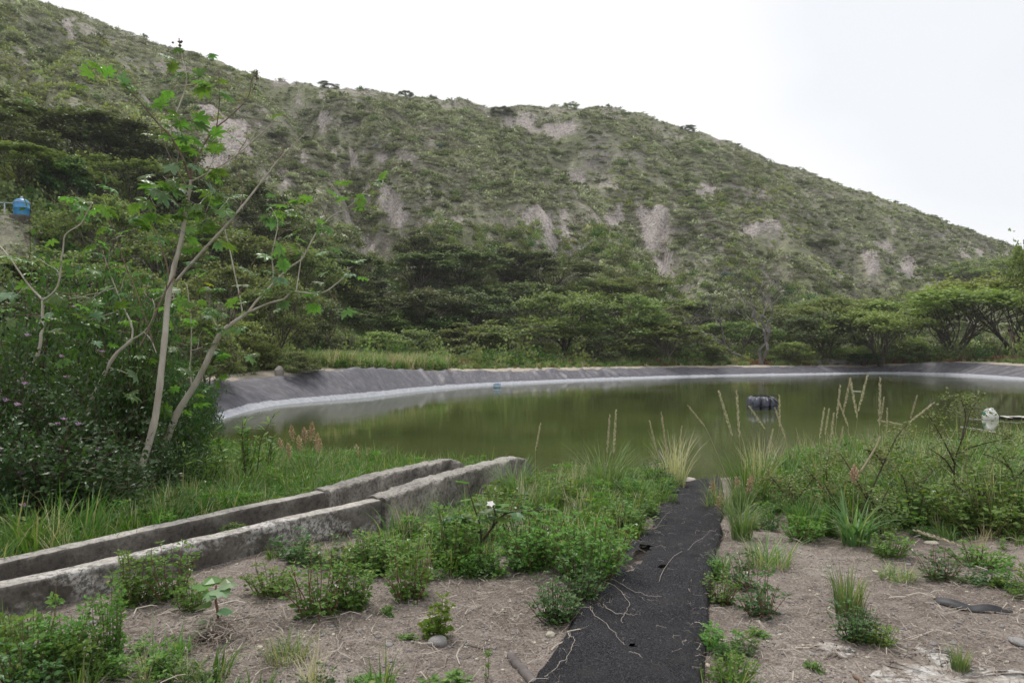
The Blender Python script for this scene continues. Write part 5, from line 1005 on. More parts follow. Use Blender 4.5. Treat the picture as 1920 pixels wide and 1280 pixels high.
# half sunk canes and strips near the right shore
for k, (x1, y1, x2, y2, th, lb) in enumerate([(1645,788,1690,796,.022,'pale cane floating on the pond between the grass stalks'),(1800,800,1880,812,.012,'white strip lying on the water nearest the jerrycan'),(1770,822,1815,834,.012,'white strip half sunk in front of the thorny shrub'),
  (1730,836,1780,842,.012,'white strip lowest on the water in front of the thorny shrub'),(1880,818,1935,824,.012,'white strip on the water at the right edge'),(1815,785,1850,787,.010,'thin white strip on the water left of the jerrycan'),(1600,733,1614,734,.02,'short pale stick floating behind the tall stalks')]):
    da, db = CZ*F/(y1-HY), CZ*F/(y2-HY); A_ = np.array([(x1-960)/F*da, da, .012]); B_ = np.array([(x2-960)/F*db, db, .014]); c = (A_+B_)/2
    b = MB(); tube(b, wig(A_-c, B_-c, 7, .012), th*.8, 6); o = link('floating_cane' if k in (0, 6) else 'floating_strip', b.mesh('cane', G['wood_white'] if k else G['grass_dry'], True), None, c); tag(o, lb, 'stick' if k in (0, 6) else 'strip', 'pale litter on the water')
# tripod of poles behind the right end
p0 = np.array([(1893-960)/F*57., 57., 0]); p0[2] = Hs(p0[0], p0[1]); T_ = empty('pole_tripod', p0, 'tripod of dark wooden poles lashed together beyond the right end of the pond', 'tripod')
for a, l in ((.3, 1.1), (2.4, 1.1), (4.4, 1.0), (5.6, 1.3)):
    b = MB(); tube(b, [(math.cos(a)*l, math.sin(a)*l, -.1), (-math.cos(a)*.12, -math.sin(a)*.12, 2.9)], [.06, .04], 7); link('pole', b.mesh('pole', G['bark_brown'], True), T_)
b = MB(); lathe(b, [(.09, 2.45), (.12, 2.5), (.12, 2.6), (.09, 2.65)], 10); link('lashing', b.mesh('lashing', G['rope'], True), T_)
# boulder, stones
def rock_(name, X, Y, wpx, label, mat, seed, fl=.6, d=None, cat='stone', grp=None):
    q = gp(X, Y) if d is None else np.array([(X-960)/F*d, d, Hs((X-960)/F*d, d)]); r = wpx/F*q[1]/2; me = pebble(seed, mat, 3, fl); o = link(name, me, None, q+[0, 0, r*fl*.35]); o.scale = (r, r, r); o.rotation_euler = (rng.normal(0, .1), rng.normal(0, .1), rng.uniform(0, 6)); return tag(o, label, cat, grp)
rock_('boulder', 524, 705, 18, 'pale upright boulder at the top of the liner under the feathery acacia', 'boulder', 31, 1.5, 30.0, 'boulder')
rock_('stone', 820, 1205, 36, 'grey stone at the foot of the small leafy weed in bare earth', 'stone', 32)
rock_('stone', 1032, 1190, 17, 'cream stone lying beside the left edge of the net mat', 'stone_pale', 33, .8)
rock_('stone', 1912, 1205, 40, 'flat grey stone at the right edge of the bare ground', 'stone', 34, .35)
rock_('stone', 488, 1213, 13, 'small white stone by the grey grass tuft', 'stone_pale', 35)
rock_('stone', 418, 1232, 10, 'small pale stone below the straw heap', 'stone', 36)
rock_('stone', 1440, 985, 30, 'pale rounded stone under the pink plumed grass', 'stone_pale', 37, .5)
rock_('stone', 1505, 882, 34, 'whitish stone in the grass on the right bank', 'boulder', 38, .6)
rock_('stone', 1745, 1018, 26, 'white flake of stone beside the fallen seed stalk', 'stone_pale', 39, .3)
rock_('stone', 1292, 902, 22, 'small brown stone where the net mat meets the water', 'boulder', 40, .5)
rock_('stone', 730, 1207, 16, 'half buried grey stone left of the small leafy weed', 'stone', 41, .4)
rock_('stone', 1775, 945, 34, 'flat pale stone deep in the right hand weeds', 'boulder', 42, .4)
# driftwood, strip, red stick
def log(name, pts, r0, r1, label, mat, cat='stick', lift=.5, amp=.02, n=7):
    P = np.array([gp(*q) for q in pts]); P[:, 2] += r0*lift; MV = np.stack([MX, MY, MZ], -1).reshape(-1, 3)
    if cat == 'vine':
        P = smooth_line(P, 5); P[:, :2] += rng.normal(0, .006, (len(P), 2))
        for a_ in P:
            dm = (MV[:, 0]-a_[0])**2+(MV[:, 1]-a_[1])**2; k_ = dm.argmin(); a_[2] = MV[k_, 2]+.013+.004*math.sin(a_[0]*60) if dm[k_] < .002 else Hs(a_[0], a_[1])+.012
    c = P[0].copy(); P = smooth_line(P-c, 2 if cat == 'vine' else 6); P += rng.normal(0, amp*.15, P.shape); r = np.linspace(r0, r1, len(P))*(1+.12*rng.normal(0, 1, len(P)))
    b = MB(); tube(b, P, r, n); o = link(name, b.mesh(name, G[mat], True), None, c); return tag(o, label, cat)
log('driftwood', [(955,1230),(975,1252),(1003,1285),(1020,1310)], .022, .030, 'short grey piece of driftwood by the left edge of the net mat', 'dead', 'wood')
log('fallen_stick', [(628,1165),(640,1190),(630,1215)], .006, .004, 'curved brown stick on the bare earth right of the straw heap', 'bark_grey')
log('fallen_stick', [(283,1228),(305,1250)], .009, .007, 'short thick stick in the straw heap', 'dead')
log('red_stick', [(1598,1266),(1622,1285),(1640,1300)], .011, .013, 'reddish broken stick at the bottom edge on the right', 'bark_brown')
log('fallen_stick', [(870,1205),(905,1215),(930,1212)], .006, .003, 'dark twig lying below the small leafy weed', 'bark_dark')
for k, (pts, lb) in enumerate([([(1090,1105),(1150,1110),(1175,1150),(1165,1190)],'pale curling vine on the left half of the net mat'),([(1105,1155),(1140,1200),(1170,1230)],'straight pale runner crossing the net mat'),([(1120,1085),(1190,1120),(1240,1130)],'thin pale runner across the middle of the net mat'),
   ([(1130,1150),(1165,1175),(1195,1180)],'short pale runner on the net mat'),([(1010,1240),(1040,1215),(1060,1180),(1105,1160)],'tangled pale vine at the left edge of the net mat'),([(1235,1100),(1300,1030),(1345,1010)],'pale stalk lying over the right half of the net mat'),
   ([(1170,985),(1215,1000),(1260,960)],'short pale vine high on the net mat'),([(1180,1250),(1205,1262)],'shortest pale twig low on the net mat'),([(1020,1290),(1060,1250),(1075,1215),(1050,1190)],'looping pale vine lowest on the net mat')]):
    o = log('dry_vine', pts, .0019, .0011, lb, 'straw_pale', 'vine', 0, .02, 4)
q0 = np.array([gp(1750,1128), gp(1800,1140), gp(1850,1146), gp(1895,1150)]); b = MB(); P = smooth_line(q0-q0[0], 8); n = len(P); w_ = .022+.014*np.sin(np.linspace(0, 5, n)); zz = .02+.02*np.abs(np.sin(np.linspace(0, 7, n)))
V = np.zeros((n, 3, 3)); V[:, 0] = P-np.c_[0*w_, w_, 0*w_]+np.c_[0*w_, 0*w_, zz*.4]; V[:, 1] = P+np.c_[0*w_, 0*w_, zz+.012]; V[:, 2] = P+np.c_[0*w_, w_, zz*.5]
b.add(V.reshape(-1, 3), q=[(3*k+a, 3*k+a+1, 3*k+3+a+1, 3*k+3+a) for k in range(n-1) for a in (0, 1)]); tag(link('plastic_strip', b.mesh('plastic_strip', G['rubber'], True), None, q0[0]), 'crumpled black plastic strip on the bare ground at the right', 'plastic strip')
# worn cement patch in the lower right
def patch(name, cx, cy, label, seed, poly):
    P = np.array([gp(*q) for q in poly]); c = P.mean(0); P = catmull(P, 14); P[:, :2] += (np.stack([fbm(np.arange(len(P))*.6, np.zeros(len(P)), 3, seed), fbm(np.arange(len(P))*.6, np.ones(len(P)), 3, seed+5)], -1)-.5)*.14
    b = MB(); n = len(P); rings = [1.0, .93, .8, .6, .4, .2]; V = []
    for k, f in enumerate(rings):
        X = c[0]+(P[:, 0]-c[0])*f; Y = c[1]+(P[:, 1]-c[1])*f; Zz = H(X, Y)+(-.02 if k == 0 else .007+.010*(fbm(X*6, Y*6, 3, 4)-.4)); V.append(np.c_[X, Y, Zz])
    V.append(np.array([[c[0], c[1], Hs(c[0], c[1])+.01]])); b.add(np.vstack(V), q=[(k*n+a, k*n+(a+1) % n, (k+1)*n+(a+1) % n, (k+1)*n+a) for k in range(5) for a in range(n)], t=[(5*n+a, 5*n+(a+1) % n, 6*n) for a in range(n)])
    m, t, p, o = newmat('worn_cement'); p.inputs['Roughness'].default_value = .95; n1 = noise_(t, 7, 6, .75); n2 = noise_(t, 60, 4, .7)
    cc = ramp(t, [(.40, (.19, .155, .13)), (.48, (.34, .31, .28)), (.58, (.50, .48, .46))], n1).outputs[0]; cc = mixc(t, .6, cc, ramp(t, [(.35, (.5, .48, .46)), (.5, (1, 1, 1)), (.7, (1.2, 1.2, 1.2))], n2).outputs[0], 'MULTIPLY'); t.links.new(cc, p.inputs['Base Color']); bump(t, p, n2, .6, .01)
    tag(link(name, b.mesh(name, m, True)), label, 'cement patch')
patch('cement_patch', 0, 0, 'largest pale worn cement patch at the bottom right corner', 5, [(1625,1275),(1650,1245),(1720,1225),(1790,1235),(1850,1258),(1930,1258),(1960,1330),(1780,1330),(1640,1320)])
patch('cement_patch', 0, 0, 'small pale cement patch above the big one at the lower right', 9, [(1690,1225),(1725,1212),(1765,1218),(1770,1232),(1720,1236)])
patch('cement_patch', 0, 0, 'small pale worn patch left of the spiky tuft at the lower right', 12, [(1520,1218),(1545,1205),(1590,1212),(1598,1228),(1550,1232)])

# ------------------------------------------------------------------ weeds, one thing each
HB = {}
def herb(kind, X, Y, topY, wpx, label, name='weed', cat='weed', sc=1, dd_=None):
    if kind not in HB:
        HB[kind] = {'tall': lambda: herbmesh(700, 20, .5, .20, .066, 'herb', per=13), 'tall2': lambda: herbmesh(701, 22, .5, .24, .060, 'herb', 'stem_red', per=13, flowers=.1), 'low': lambda: herbmesh(702, 34, .26, .24, .052, 'herb', per=7), 'dark': lambda: herbmesh(703, 32, .34, .22, .058, 'herb_dark', 'stem_dark', per=8),
          'light': lambda: herbmesh(704, 12, .28, .12, .085, 'herb_light', per=8), 'thick': lambda: herbmesh(705, 46, .5, .36, .060, 'herb', 'stem', per=12, flowers=.12), 'red': lambda: herbmesh(706, 20, .36, .2, .06, 'herb_dark', 'stem_red', per=8, flowers=.2), 'thin': lambda: herbmesh(707, 2, .6, .03, .07, 'herb', 'stem', per=9, droop=.1), 'tiny': lambda: herbmesh(708, 8, .16, .10, .06, 'herb', per=5)}[kind]()
    q = gp(X, Y) if dd_ is None else np.array([(X-960)/F*dd_, dd_, Hs((X-960)/F*dd_, dd_)]); h = (Y-topY)/F*q[1]; w = wpx/F*q[1]; H0 = {'tall': .5, 'tall2': .5, 'low': .26, 'dark': .34, 'light': .28, 'thick': .5, 'red': .36, 'thin': .6, 'tiny': .16}[kind]; R0 = {'tall': .5, 'tall2': .56, 'low': .56, 'dark': .54, 'light': .36, 'thick': .8, 'red': .5, 'thin': .2, 'tiny': .3}[kind]
    r = empty(name, q, label, cat, None, rng.uniform(0, 6.28), (w/R0, w/R0, h/H0)); st, lf_, fl_ = HB[kind]; link('stems', st, r); o = link('foliage', lf_, r); o['kind'] = 'stuff'
    if fl_: o = link('flowers', fl_, r); o['kind'] = 'stuff'
    return r
for a in [('low',60,1285,1125,210,'broad leafy weed clump filling the bottom left corner'),('tall',135,1265,1110,130,'leafy weed clump just right of the bottom left corner'),('tall',212,1240,1055,90,'tall weed with serrated leaves left of the straw heap'),('low',25,1215,1140,110,'weed at the left edge below the channel wall'),
 ('tall',250,1130,1010,110,'leafy weed against the near channel wall, left of the castor seedling'),('tall2',325,1120,1000,120,'leafy weed with thin stems in front of the near channel wall'),('thin',245,1030,965,20,'thin sprig poking above the near channel wall on the left'),('low',360,1140,1075,90,'low weed beside the castor seedling'),
 ('low',510,1110,1050,130,'low spreading weed between the channel and the round clump'),('tall2',600,1150,1015,150,'round upright weed clump standing alone in front of the channel'),('thin',580,1010,935,20,'thin sprig growing on top of the channel wall near the joint'),('tall',700,1070,985,120,'weed clump against the joint of the channel wall'),
 ('thin',790,1100,960,30,'slender single stemmed weed in the middle'),('tall2',770,1120,990,130,'weed clump with reddish stems left of the white flowered plant'),('tall',850,1060,930,130,'leafy clump against the second length of channel wall'),('thick',1000,1060,920,190,'thick leafy thicket right of the white flowered plant'),
 ('thick',1105,1080,930,190,'thick weed thicket along the left edge of the net mat'),('dark',1040,1160,1075,130,'dark weed clump hanging over the lower left edge of the net mat'),('dark',1090,1125,1030,120,'dark weed clump above the tear in the net mat'),('light',822,1195,1108,75,'small weed with pale green leaves standing alone on bare earth'),
 ('thin',915,1270,1165,25,'thin seedling stalk low in the middle'),('tall',660,1135,1040,110,'leafy weed right of the round clump'),('tall2',930,1000,900,120,'weeds behind the white flowered plant'),('dark',1235,925,860,95,'dense green bush at the left side of the mat head'),
 ('low',1250,945,915,50,'low yellow green weed at the edge of the mat head'),('tall',1170,1000,930,90,'leafy weed by the upper left edge of the net mat'),('low',900,1075,1030,100,'low weeds at the foot of the white flowered plant'),('red',1425,1150,1055,110,'dark weed with reddish stems right of the net mat'),
 ('tall',1335,1085,1040,60,'leafy sprig overhanging the right edge of the net mat'),('tall2',1350,1130,1060,80,'weed with small white flowers by the right edge of the net mat'),('dark',1600,1195,1120,110,'dark weed clump under the spiky grass on bare ground'),('low',1640,1205,1165,100,'low weed spreading right of the spiky grass'),
 ('low',1365,1285,1215,130,'low weed clump at the bottom right of the net mat'),('light',1325,1205,1180,40,'small sprig growing through the right edge of the net mat'),('red',1760,1085,1020,110,'small branching weed on the bare ground at the right'),('tiny',1805,1090,1070,50,'tiny round leaved weed on the right bare ground'),
 ('tiny',1880,1100,1065,60,'tiny weed near the right edge of the bare ground'),('low',1500,1010,960,110,'low dark weeds behind the broad bladed grass'),('thick',1560,960,875,190,'dark thicket in the middle of the right bank'),('thick',1700,985,880,220,'dark thicket behind the fallen seed stalk'),
 ('thick',1850,1000,870,230,'dark thicket at the right edge of the bank'),('low',1660,1040,990,110,'low dark weeds right of the broad bladed grass'),('red',1390,1100,1020,90,'reddish stemmed weed near the pink plumes'),('tiny',1425,1190,1165,50,'tiny weed on gravel right of the net mat'),
 ('tiny',700,1285,1240,120,'low weeds at the bottom edge left of the middle'),('tiny',830,1285,1245,110,'low weeds at the bottom edge below the grey stone'),('tiny',85,1180,1140,60,'small weed under the channel wall at the left'),('low',1450,960,900,110,'weeds at the foot of the tan stalks'),
 ('tiny',1520,1250,1225,50,'tiny weed by the worn patch at the lower right'),('tiny',725,1150,1115,40,'tiny weed left of the pale leaved weed'),('low',1830,1060,1010,130,'low dark weeds at the edge of the bare ground on the right'),('low',430,1010,975,70,'low sprig in front of the channel at the left'),
 ('light',1060,960,900,80,'pale green weed by the tall arching grass'),('tiny',760,1195,1180,50,'flat tiny weed on bare earth in the middle')]: herb(*a)
herb('tall', 130, 1275, 1150, 120, 'weed clump low in the left corner in front of the tall serrated weed'); herb('dark', 60, 1300, 1190, 180, 'darkest weed clump at the very bottom left')
# grass side weeds on the left bank
for a in [('light',30,985,930,80,'pale leafy weed on the grass strip at the left edge'),('low',120,960,900,130,'leafy weeds on the grass strip below the flowering bush'),('tall',200,955,900,90,'leafy weed left of the castor trunk foot'),('low',330,940,890,110,'weeds right of the castor trunk foot'),
 ('light',420,905,850,90,'small weed before the narrow leaved shrub'),('light',60,1025,975,110,'pale weed just behind the far channel wall on the left')]: herb(*a)

# ------------------------------------------------------------------ grass clumps and seed stalks
def gmesh(seed, n, R_, Ht, w, bend, mat, dry=.08, tint0=.5): return tuft(seed, n, R_, Ht, w, bend, mat, dry, tint0)
GP_ = {'arch': gmesh(801, 260, .16, .75, .0045, .95, 'grass_pale', .06), 'broad': gmesh(802, 80, .10, .42, .009, 1.15, 'grass_pale', .05, .3), 'spiky': gmesh(803, 110, .07, .30, .004, .45, 'grass_pale', .15), 'dry': gmesh(804, 130, .12, .6, .0030, .6, 'grass_dry', .3), 'fine': gmesh(805, 150, .10, .18, .0022, .9, 'grass_pale', .3), 'tallg': gmesh(806, 200, .16, .85, .0042, .55, 'grass', .10), 'mix': gmesh(807, 240, .22, .5, .005, .9, 'grass', .12)}
GH = {'arch': .62, 'broad': .34, 'spiky': .28, 'dry': .55, 'fine': .14, 'tallg': .78, 'mix': .42}
SPK = {}
G['spike'] = leafmat('tan_seed_spike', [(0, (.34, .29, .20)), (.5, (.50, .44, .33)), (1, (.66, .60, .48))], .1, .7, .1)
def spike(mat, seed, L_=.28, r=.0075, kind='spike'):
    g = np.random.default_rng(seed); b = MB(); n = 120 if kind == 'spike' else 110
    if kind == 'spike':
        z = np.sort(g.random(n)); rr = r*np.sin(np.pi*np.clip(z*.93+.05, 0, 1))**.5; a = g.uniform(0, 6.28, n); X = np.c_[np.cos(a)*rr*.6, np.sin(a)*rr*.6, z*L_]; D = np.c_[np.cos(a)*.45, np.sin(a)*.45, np.ones(n)]
        stamp(b, DIA_V, DIA_Q, frames(D, g)*.022*np.array([.36, 1, 1])[None, None, :], X, np.clip(g.normal(.5, .2, n), 0, 1), quads=True)
    else:
        z = g.random(n)**.8; rr = r*3.2*np.sin(np.pi*np.clip(z, .06, .97)); a = g.uniform(0, 6.28, n); X = np.c_[np.cos(a)*rr*g.random(n)**.6, np.sin(a)*rr*g.random(n)**.6, z*L_]; stamp(b, DIA_V, DIA_Q, frames(rdir(n, g)+[0, 0, .8], g)*.016, X, np.clip(g.normal(.5, .25, n), 0, 1), quads=True)
        for k in range(16): b_ = X[g.integers(n)]; tube(b, [(0, 0, max(0, b_[2]-.04)), b_], .0006, 3, cap=False)
    return b.mesh('seed_head', G[mat])
SP = [spike('spike', 1), spike('spike', 2)]; PLM = [spike('plume', 3, .11, .011, 'plume'), spike('plume', 4, .13, .010, 'plume')]
def grass(kind, X, Y, topY, wpx, label, stalks=(), cat='grass', plumes=()):
    q = gp(X, Y); h = max((Y-topY)/F*q[1], .08); w = wpx/F*q[1]; r = empty('grass_clump', q, label, cat); o = link('blades', GP_[kind], r); o['kind'] = 'stuff'
    W0 = {'arch': .95, 'broad': .62, 'spiky': .3, 'dry': .6, 'fine': .3, 'tallg': .75, 'mix': .75}[kind]; o.scale = (w/W0, w/W0, h/GH[kind]); o.rotation_euler = (0, 0, rng.uniform(0, 6))
    for lst, M_, L0 in ((stalks, SP, .28), (plumes, PLM, .12)):
        for k, (tx, ty, bx, by) in enumerate(lst):
            off = rng.uniform(-.35, .25); tp = pix(tx, ty, q[1]+off)-q; bs = pix(bx, by, q[1]+off)-q; v = tp-bs; L_ = np.linalg.norm(v); Mx = Vector(v).to_track_quat('Z', 'Y')
            st = MB(); foot = np.array([bs[0]*.25+rng.normal(0, .03), off*.2, 0]); md = (foot*.45+bs*.55)+np.array([0, 0, 0])-v/L_*.05; P = smooth_line([foot, md, bs, bs+v*.5, bs+v*.9], 4); tube(st, P, np.linspace(.0026, .0010, len(P)), 4, cap=False); fs = link('flower_stalk', st.mesh('flower_stalk', G['stem'] if k % 2 else G['grass_dry']), r)
            o = link('seed_head', M_[k % 2], fs, bs); o.rotation_mode = 'QUATERNION'; o.rotation_quaternion = Mx; o.scale = ((L_/L0)**.6,)*2+(L_/L0,)
    return r
grass('arch', 1135, 935, 838, 150, 'tall arching pale grass clump between the channel end and the mat', [(1143,780,1138,850),(1155,770,1150,850)])
grass('arch', 965, 940, 862, 120, 'arching pale grass clump in front of the channel end')
grass('arch', 1010, 965, 905, 100, 'drooping pale grass clump right of the channel end', [(1013,795,1004,845)])
grass('dry', 1262, 915, 815, 110, 'straw coloured grass with thin seed stems at the mat head', [(1240,775,1250,850),(1218,790,1232,850),(1278,800,1272,850)])
grass('tallg', 1405, 955, 840, 130, 'tall green grass clump under the leftmost tan stalks', [(1290,760,1322,800),(1348,735,1373,818),(1381,735,1386,822),(1405,762,1435,805),(1453,765,1472,822),(1449,805,1438,850),(1461,742,1461,800)])
grass('dry', 1425, 940, 815, 100, 'dry brown grass clump inside the tan stalks')
grass('tallg', 1560, 950, 835, 150, 'green grass clump under the crossing tan stalks', [(1575,724,1568,785),(1594,711,1580,775),(1594,711,1607,785),(1626,705,1608,772),(1545,766,1536,822),(1554,767,1546,815),(1572,752,1590,800),(1563,775,1556,830),(1580,800,1572,838),(1640,817,1622,838)])
grass('mix', 1660, 930, 850, 160, 'grass clump under the tall upright stalk on the right', [(1650,711,1648,800),(1657,745,1651,785),(1663,766,1662,812),(1719,742,1706,785),(1750,755,1704,792),(1725,1000,1660,860)])
for X, Y, ty, w, k, lb in [(1480,930,860,120,'mix','green grass clump right of the leftmost tan stalks'),(1620,905,835,130,'mix','green grass at the water behind the crossing stalks'),(1740,905,835,150,'tallg','grass clump behind the thorny shrub'),(1800,890,820,150,'arch','arching grass clump right of the thorny shrub at the water'),
  (1880,890,815,160,'arch','arching grass clump at the right edge by the water'),(1700,880,845,120,'mix','low grass by the water in front of the floating strips'),(1860,940,870,170,'mix','grass clump at the right edge in front of the arching clump'),(1390,1010,930,110,'arch','thin pale grass beside the right edge of the mat'),
  (1350,960,900,80,'fine','fine grass at the upper right edge of the mat'),(1780,960,900,150,'mix','grass between the dark thickets on the right'),(1520,1000,930,120,'mix','grass clump left of the broad bladed clump')]: grass(k, X, Y, ty, w, lb)
grass('broad', 1600, 1020, 935, 150, 'clump of broad blue green grass blades at the edge of the bare ground', (), 'grass', [(1600,870,1600,905)])
grass('broad', 1510, 985, 940, 120, 'low clump of broad grass blades left of the blue green one'); grass('broad', 1355, 1075, 1030, 70, 'bright broad bladed tuft at the right edge of the mat')
grass('spiky', 1590, 1150, 1060, 100, 'spiky tuft of grass standing on bare ground at the right', (), 'grass'); grass('spiky', 1797, 1255, 1205, 60, 'small spiky grass tuft on the worn cement at the lower right')
grass('fine', 540, 1235, 1195, 110, 'fine grey green grass tuft right of the straw heap'); grass('fine', 1440, 1060, 1010, 120, 'fine grass with a pale haze of stems right of the mat'); grass('fine', 1680, 1085, 1060, 90, 'fine dry grass on the right bare ground')
grass('mix', 590, 905, 850, 130, 'grass under the pink plumes at the left water edge', (), 'grass', [(570,800,573,830),(585,795,582,830),(560,815,563,845),(595,815,592,845),(524,820,528,842),(547,800,552,830),(540,830,545,860),(600,825,596,850)])
grass('mix', 680, 880, 840, 100, 'grass with two pale plumes by the water, left of the channel end', (), 'grass', [(668,832,671,858),(692,842,690,868),(660,850,665,875),(675,850,675,872)])
grass('fine', 800, 862, 838, 90, 'wispy weeds on the water edge behind the channel end')
grass('arch', 1395, 965, 900, 90, 'pink plumed grass beside the upper right of the mat', (), 'grass', [(1380,893,1384,925),(1335,905,1340,930),(1410,890,1400,925),(1452,920,1448,945),(1480,920,1474,948),(1345,940,1350,958),(1560,985,1545,998),(1350,925,1354,945),(1530,925,1520,945),(1545,925,1530,948),(1365,950,1368,975),(1420,945,1415,965)])

# ------------------------------------------------------------------ single plants with parts
q = gp(412, 1180); r = empty('castor_seedling', q, 'young castor seedling with broad leaves standing in a heap of straw', 'seedling')
b = MB(); P = smooth_line([(0, 0, -.02), (-.005, 0, .09), (-.02, .0, .19), (-.015, 0, .255)], 4); tube(b, P, np.linspace(.008, .005, len(P)), 7); link('stem', b.mesh('stem', G['stem_red'], True), r)
pm = [MB(), MB()]
for i, bb_ in enumerate(pm):
    V = [(0,0,0)]; sh = [(-.55,.10),(-.62,.35),(-.40,.55),(-.42,.80),(-.18,.78),(0,1.1),(.18,.78),(.42,.80),(.40,.55),(.62,.35),(.55,.10)]; V += [(x_, y_, -.15*(x_*x_)-.12*y_*y_+.02*math.sin(9*x_)) for x_, y_ in sh]; V += [(0, .55, .05)]
    bb_.add(np.array(V), t=[(0, 1, 12)]+[(k, k+1, 12) for k in range(1, 11)]+[(11, 0, 12)], tint=.45+.3*i)
pmm = [pm[0].mesh('leaf', G['castor']), pm[1].mesh('leaf', G['castor_pale'])]
for a, el, l, hh_, i in [(3.0,.05,.125,.25,0),(.2,.1,.10,.25,1),(-.7,-.15,.10,.24,1),(-1.6,-.25,.09,.235,1),(1.2,.3,.10,.25,0),(2.3,.25,.10,.26,0),(3.6,-.1,.09,.16,0),(-.1,-.2,.085,.12,1),(3.3,0,.08,.06,1)]:
    D = np.array([[math.cos(a), math.sin(a), el]]); o = link('leaf', pmm[i], r, (-.015+.02*math.cos(a), .02*math.sin(a), hh_)); o.rotation_euler = Matrix(frames(D, roll=0)[0].tolist()).to_euler(); o.scale = (l,)*3
# straw heap
b = MB(); g = np.random.default_rng(77)
for k in range(230):
    a = g.uniform(0, 6.283); rr_ = abs(g.normal(0, .24)); c = np.array([math.cos(a)*rr_*1.2, math.sin(a)*rr_, .01+.075*math.exp(-(rr_/.22)**2)*g.random()]); a2 = a+1.57+g.normal(0, .8); l = g.uniform(.06, .22); dv = np.array([math.cos(a2), math.sin(a2), g.normal(0, .10)])*l/2
    P = wig(c-dv, c+dv, 5, .12, .06, g); P[:, 2] = np.maximum(P[:, 2], .004); tube(b, P, np.linspace(.0028, .0014, 5)*g.uniform(.6, 1.5), 4, tint=g.random(), cap=False)
q2 = gp(400, 1195); o = link('straw_heap', b.mesh('straw_heap', G['straw']), None, q2); tag(o, 'heap of bent dry straw round the castor seedling', 'straw', None, 'stuff')
# nightshade with white lilac flower
q = gp(900, 1055); r = empty('nightshade_plant', q, 'dark branching nightshade with a pale lilac flower in the middle of the weeds', 'plant'); g = np.random.default_rng(12)
S_ = [[(0,0,-.02),(.01,0,.16),(.0,0,.30),(-.05,0,.45),(-.10,0,.62)],[(.01,0,.16),(.10,.02,.28),(.2,.03,.38),(.36,.02,.40),(.48,0,.42)],[(0,0,.24),(-.12,-.03,.34),(-.2,-.04,.38)],[(.1,.02,.28),(.12,0,.38),(.10,-.02,.46)]]
bl = MB(); V = [(0,0,0),(.20,.15,.03),(.38,.32,.02),(.28,.5,.04),(.34,.66,0),(.14,.8,.02),(0,1.05,-.08),(-.14,.8,.02),(-.34,.66,0),(-.28,.5,.04),(-.38,.32,.02),(-.20,.15,.03),(0,.5,-.04)]; bl.add(np.array(V), t=[(k, k+1, 12) for k in range(11)]+[(11, 0, 12)], tint=.5); bl = bl.mesh('leaf', G['herb_dark']); bl2 = bl.copy(); bl2.materials.clear(); bl2.materials.append(G['herb'])
for P in S_:
    P = smooth_line(P, 4); b = MB(); tube(b, P, np.linspace(.010, .0035, len(P)), 6); link('branch', b.mesh('branch', G['stem_dark'], True), r)
    for k in range(6):
        c = P[int((.45+.1*k)*(len(P)-1))] if k < 5 else P[-1]; a = g.uniform(0, 6.283); o = link('leaf', bl if g.random() < .6 else bl2, r, c); o.rotation_euler = Matrix(frames(np.array([[math.cos(a), math.sin(a), g.uniform(-.3, .4)]]), roll=0)[0].tolist()).to_euler(); o.scale = (g.uniform(.10, .17),)*3
b = MB(); V = [(0, 0, 0)]
for k in range(10): a = k*.6283; V.append((math.cos(a)*(1 if k % 2 == 0 else .62), math.sin(a)*(1 if k % 2 == 0 else .62), .12*(k % 2)))
b.add(np.array(V), t=[(0, 1+k, 1+(k+1) % 10) for k in range(10)], tint=.8); o = link('flower', b.mesh('flower', G['white_petal']), r, (.085, -.05, .475)); o.scale = (.038,)*3; o.rotation_euler = (.5, .1, 0)
# thorny acacia saplings on the right
def thorn(label, X, Y, stems, seed, wpx=None):
    q = gp(X, Y); r = empty('thorny_sapling', q, label, 'shrub'); g = np.random.default_rng(seed); C = MB()
    for pts in stems:
        P = np.array([pix(x_, y_, q[1]+o_) for x_, y_, o_ in pts])-q; P = smooth_line(P, 5); b = MB(); tube(b, P, np.linspace(.010, .003, len(P)), 5)
        for k in range(len(P)):
            if k and g.random() < .75:
                dv = rdir(1, g, .6)[0]*g.uniform(.10, .30); P2 = wig(P[k], P[k]+dv, 4, .08, .05, g); tube(b, P2, np.linspace(.0035, .0012, 4), 3, cap=False)
                n = 46; X_ = P2[g.integers(1, 4, n)]+g.normal(0, .035, (n, 3)); cards(C, X_, g.uniform(.012, .032, n), np.clip(g.normal(.5, .2, n), 0, 1), g, .5)
            b.add(P[k]+np.array([(-.002, 0, 0), (.002, 0, 0), tuple(g.normal(0, .014, 3))]), t=[(0, 1, 2)])
        link('branch', b.mesh('branch', G['stem_dark'], True), r)
    o = link('foliage', C.mesh('foliage', G['acacia']), r); o['kind'] = 'stuff'
thorn('thorny sapling with a long tan broken stalk leaning right in front of the pond', 1590, 1000, [[(1590,1000,0),(1625,935,0),(1655,870,0),(1680,820,0),(1700,795,0)],[(1625,935,0),(1600,890,.05),(1575,850,.08)],[(1655,870,0),(1640,850,.1),(1620,842,.12)],[(1600,985,0),(1570,950,-.05),(1545,905,-.08)]], 5)
thorn('tallest thorny sapling arching in front of the white jerrycan', 1790, 965, [[(1790,965,0),(1788,900,0),(1790,860,0),(1808,810,0),(1822,765,0),(1850,735,0)],[(1790,870,0),(1760,810,.1),(1735,770,.15)],[(1792,850,0),(1830,835,-.1),(1870,825,-.15),(1900,818,-.2)],[(1789,890,0),(1770,860,-.05),(1740,840,-.1)],[(1800,830,0),(1810,780,.1),(1800,745,.1)]], 6)
